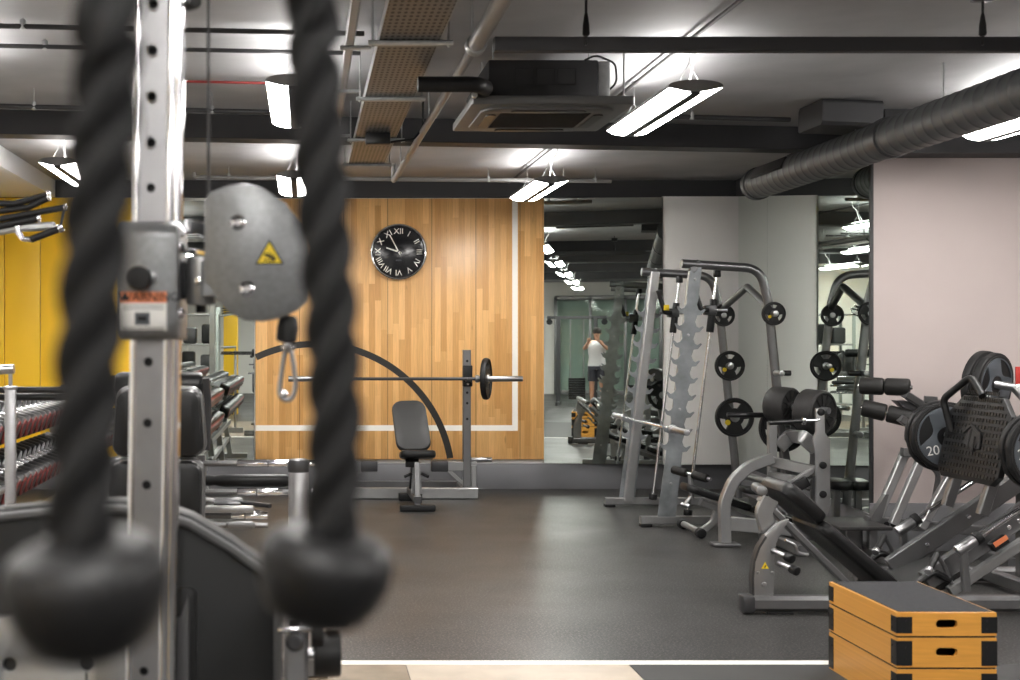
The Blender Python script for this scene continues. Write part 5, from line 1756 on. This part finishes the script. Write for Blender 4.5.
# cable tower
q = behind(577, 30.0)
t = thing('cable_tower', (q.x, q.y, 0), 'dark cable tower with overhead cross bar, seen in the wall mirror', 'cable machine')
for s in (-1, 1):
    MB().bar([(q.x + s * .42, q.y, .04), (q.x + s * .42, q.y, 2.02)], .09, .1, up=(0, 1, 0)).build('upright', 'gun', t)
    MB().bar([(q.x + s * .42, q.y - .5, .04), (q.x + s * .42, q.y + .5, .04)], .08, .08, up=(0, 0, 1)).build('foot', 'gun', t)
    MB().cyl((q.x + s * .15, q.y, .1), (q.x + s * .15, q.y, 1.98), .012).build('guide_rod', 'satin', t)
    MB().lathe([(.02, -.02), (.07, -.02), (.06, 0), (.07, .02), (.02, .02)], (q.x + s * .62, q.y + .1, 1.92), (0, 1, 0), 20).build('pulley', 'blackplastic', t)
b = MB().bar([(q.x - .68, q.y, 2.02), (q.x + .68, q.y, 2.02)], .08, .07, up=(0, 0, 1)).build('cross_bar', 'gun', t)
for k in range(9):
    MB().box((q.x, q.y, .16 + k * .055), (.38, .14, .05), None, .004).build('stack_plate', 'blackmetal', t)

# yellow pier, white door and shelf of kit seen in the left mirror
b = MB().span((-1.64, -.3, 0), (-1.36, 0, ZB), .004)
struct(b.build('wall_yellow_pier', 'yellow'))
t = thing('equipment_shelf', (-1.95, 2.1, 0), 'sea green steel shelf unit with dark kit, seen in the left wall mirror', 'shelf')
for x in (-2.34, -1.60):
    for y in (1.9, 2.4):
        MB().bar([(x, y, 0), (x, y, 2.1)], .05, .05, up=(0, 1, 0)).build('post', 'greenpaint', t)
for z in (.3, .9, 1.4, 1.95):
    MB().span((-2.36, 1.88, z), (-1.58, 2.42, z + .03), .004).build('shelf', 'silver', t)
for x, z, h, lb in ((-2.15, .932, .36, 'dark kit bag at the wall end of the middle green shelf'), (-1.8, .932, .30, 'dark kit bag at the aisle end of the middle green shelf'),
                    (-2.12, 1.432, .3, 'dark kit bag at the wall end of the upper green shelf'), (-1.78, 1.432, .36, 'dark kit bag at the aisle end of the upper green shelf')):
    b = MB().box((x, 2.15, z + h / 2), (.24, .34, h), None, .04)
    tag(b.build('kit_bag', 'blackplastic' if h > .32 else 'gun', loc=(x, 2.15, z)), lb, 'bag', 'kit bags on the green shelf')


# person training by the cable tower, seen in the mirror
def figure(pos, facing):
    r = Matrix.Rotation(facing, 3, 'Z')
    P = lambda x, y, z: V(pos) + r @ V((x, y, z))
    root = thing('person', pos, 'person in pale top and dark shorts with raised hands, seen in the wall mirror', 'person')
    J = {}
    bm = bmesh.new()
    sk = bm.verts.layers.skin.verify()

    def vtx(n, p, rad, par=None):
        v = bm.verts.new(P(*p) - V(pos)); J[n] = v
        v[sk].radius = (rad, rad)
        if par:
            bm.edges.new((J[par], v))
        return v
    vtx('pelvis', (0, 0, .96), .13)[sk].use_root = True
    vtx('waist', (0, 0, 1.10), .115, 'pelvis'); vtx('chest', (0, .01, 1.28), .135, 'waist'); vtx('collar', (0, 0, 1.43), .09, 'chest')
    vtx('neck', (0, .01, 1.50), .052, 'collar'); vtx('chin', (0, .02, 1.57), .062, 'neck'); vtx('skull', (0, .01, 1.66), .085, 'chin'); vtx('crown', (0, .0, 1.74), .055, 'skull')
    for s, n in ((-1, 'l'), (1, 'r')):
        vtx('hip' + n, (s * .09, 0, .90), .095, 'pelvis'); vtx('knee' + n, (s * .11, .03, .50), .058, 'hip' + n)
        vtx('calf' + n, (s * .115, -.01, .36), .055, 'knee' + n); vtx('ankle' + n, (s * .12, -.02, .09), .036, 'calf' + n)
        vtx('heel' + n, (s * .12, -.03, .04), .036, 'ankle' + n); vtx('toe' + n, (s * .14, .16, .03), .03, 'heel' + n)
        vtx('sh' + n, (s * .18, 0, 1.41), .06, 'collar'); vtx('elb' + n, (s * .26, .18, 1.30), .04, 'sh' + n)
        vtx('wr' + n, (s * .14, .36, 1.44), .027, 'elb' + n); vtx('palm' + n, (s * .10, .42, 1.49), .034, 'wr' + n)
        for k in range(4):
            vtx('f%d%s' % (k, n), (s * (.075 + k * .018), .47, 1.52 - k * .004), .010, 'palm' + n)
            vtx('g%d%s' % (k, n), (s * (.072 + k * .018), .46, 1.555 - k * .006), .009, 'f%d%s' % (k, n))
        vtx('th' + n, (s * .055, .42, 1.52), .011, 'palm' + n)
    me = bpy.data.meshes.new('body'); bm.to_mesh(me); bm.free()
    me.materials.append(M['skin'])
    o = bpy.data.objects.new('body', me); COL.objects.link(o); o.parent = root
    o.modifiers.new('skin', 'SKIN').use_smooth_shade = True
    o.modifiers.new('sub', 'SUBSURF').levels = 1
    o.modifiers['sub'].render_levels = 2
    b = MB()
    rings = [[P(.205 * w * math.cos(a), .150 * d_ * math.sin(a) + .005, z) for a in [2 * PI * k / 24 for k in range(24)]] for z, w, d_ in
             ((.92, .98, 1.1), (1.0, .94, 1.08), (1.12, .86, 1.0), (1.25, .98, 1.12), (1.38, .98, 1.08), (1.45, .62, .8), (1.47, .45, .6))]
    b._faces(rings).build('shirt', 'shirt', root)
    b = MB()
    rings = [[P(.20 * w * math.cos(a), .16 * w * math.sin(a), z) for a in [2 * PI * k / 24 for k in range(24)]] for z, w in ((.98, .94), (.90, 1.03), (.84, 1.05))]
    b._faces(rings)
    for s in (-1, 1):
        b._faces([[P(s * .1 + .115 * w * math.cos(a), .13 * w * math.sin(a), z) for a in [2 * PI * k / 20 for k in range(20)]] for z, w in ((.86, .9), (.72, .95), (.58, .92))])
    b.build('shorts', 'shorts', root)
    b = MB()
    rings = [[P(.093 * w * math.cos(a), -.012 + .105 * w * math.sin(a), z) for a in [2 * PI * k / 20 for k in range(20)]] for z, w in ((1.64, .92), (1.70, 1.06), (1.76, .85), (1.785, .4))]
    b._faces(rings).build('hair', 'hair', root)
    b = MB()
    b.lathe([(.004, 0), (.013, .01), (.016, .03), (.004, .034)], P(0, .10, 1.615), V(P(0, .10, 1.65)) - V(P(0, .10, 1.615)), 10)
    for s in (-1, 1):
        b.lathe([(.002, -.01), (.012, -.004), (.012, .006), (.002, .012)], P(s * .09, .01, 1.64), EZ, 10)
    b.build('nose_and_ears', 'skin', root)
    b = MB()
    for s in (-1, 1):
        b.lathe([(.002, -.006), (.008, 0), (.002, .006)], P(s * .034, .092, 1.665), r @ EX, 10)
    b.box(P(0, .087, 1.59), (.04, .008, .008), r)
    b.build('eyes_and_mouth', 'hair', root)
    return root


q = behind(597, 29.0)
figure((q.x, q.y, 0), .15)

# ================================================================== CAMERA, WORLD, OUTPUT
cam = bpy.data.cameras.new('camera')
co = bpy.data.objects.new('camera', cam)
COL.objects.link(co)
co.location = (0, 0, CAMZ)
co.rotation_euler = (PI / 2, 0, 0)
cam.sensor_fit = 'HORIZONTAL'
cam.sensor_width = 36.0
cam.lens = F / 1020 * 36.0
cam.shift_x = (510 - CX) / 1020
cam.shift_y = 0
cam.clip_start = .05
cam.dof.use_dof = True
cam.dof.focus_distance = 10.0
cam.dof.aperture_fstop = 4.0
scene.camera = co

w = bpy.data.worlds.new('world')
w.use_nodes = True
w.node_tree.nodes['Background'].inputs['Color'].default_value = (.5, .5, .5, 1)
w.node_tree.nodes['Background'].inputs['Strength'].default_value = .2
scene.world = w
scene.view_settings.view_transform = 'Standard'
scene.view_settings.look = 'None'
scene.view_settings.gamma = 1
scene.view_settings.use_curve_mapping = False
scene.view_settings.exposure = 2.1
scene.cycles.max_bounces = 10
scene.cycles.diffuse_bounces = 5
scene.cycles.glossy_bounces = 6
scene.cycles.sample_clamp_indirect = 6
scene.cycles.caustics_reflective = False
scene.cycles.caustics_refractive = False
scene.cycles.use_denoising = True
for o in bpy.data.objects:
    if '_o' in o:
        del o['_o']
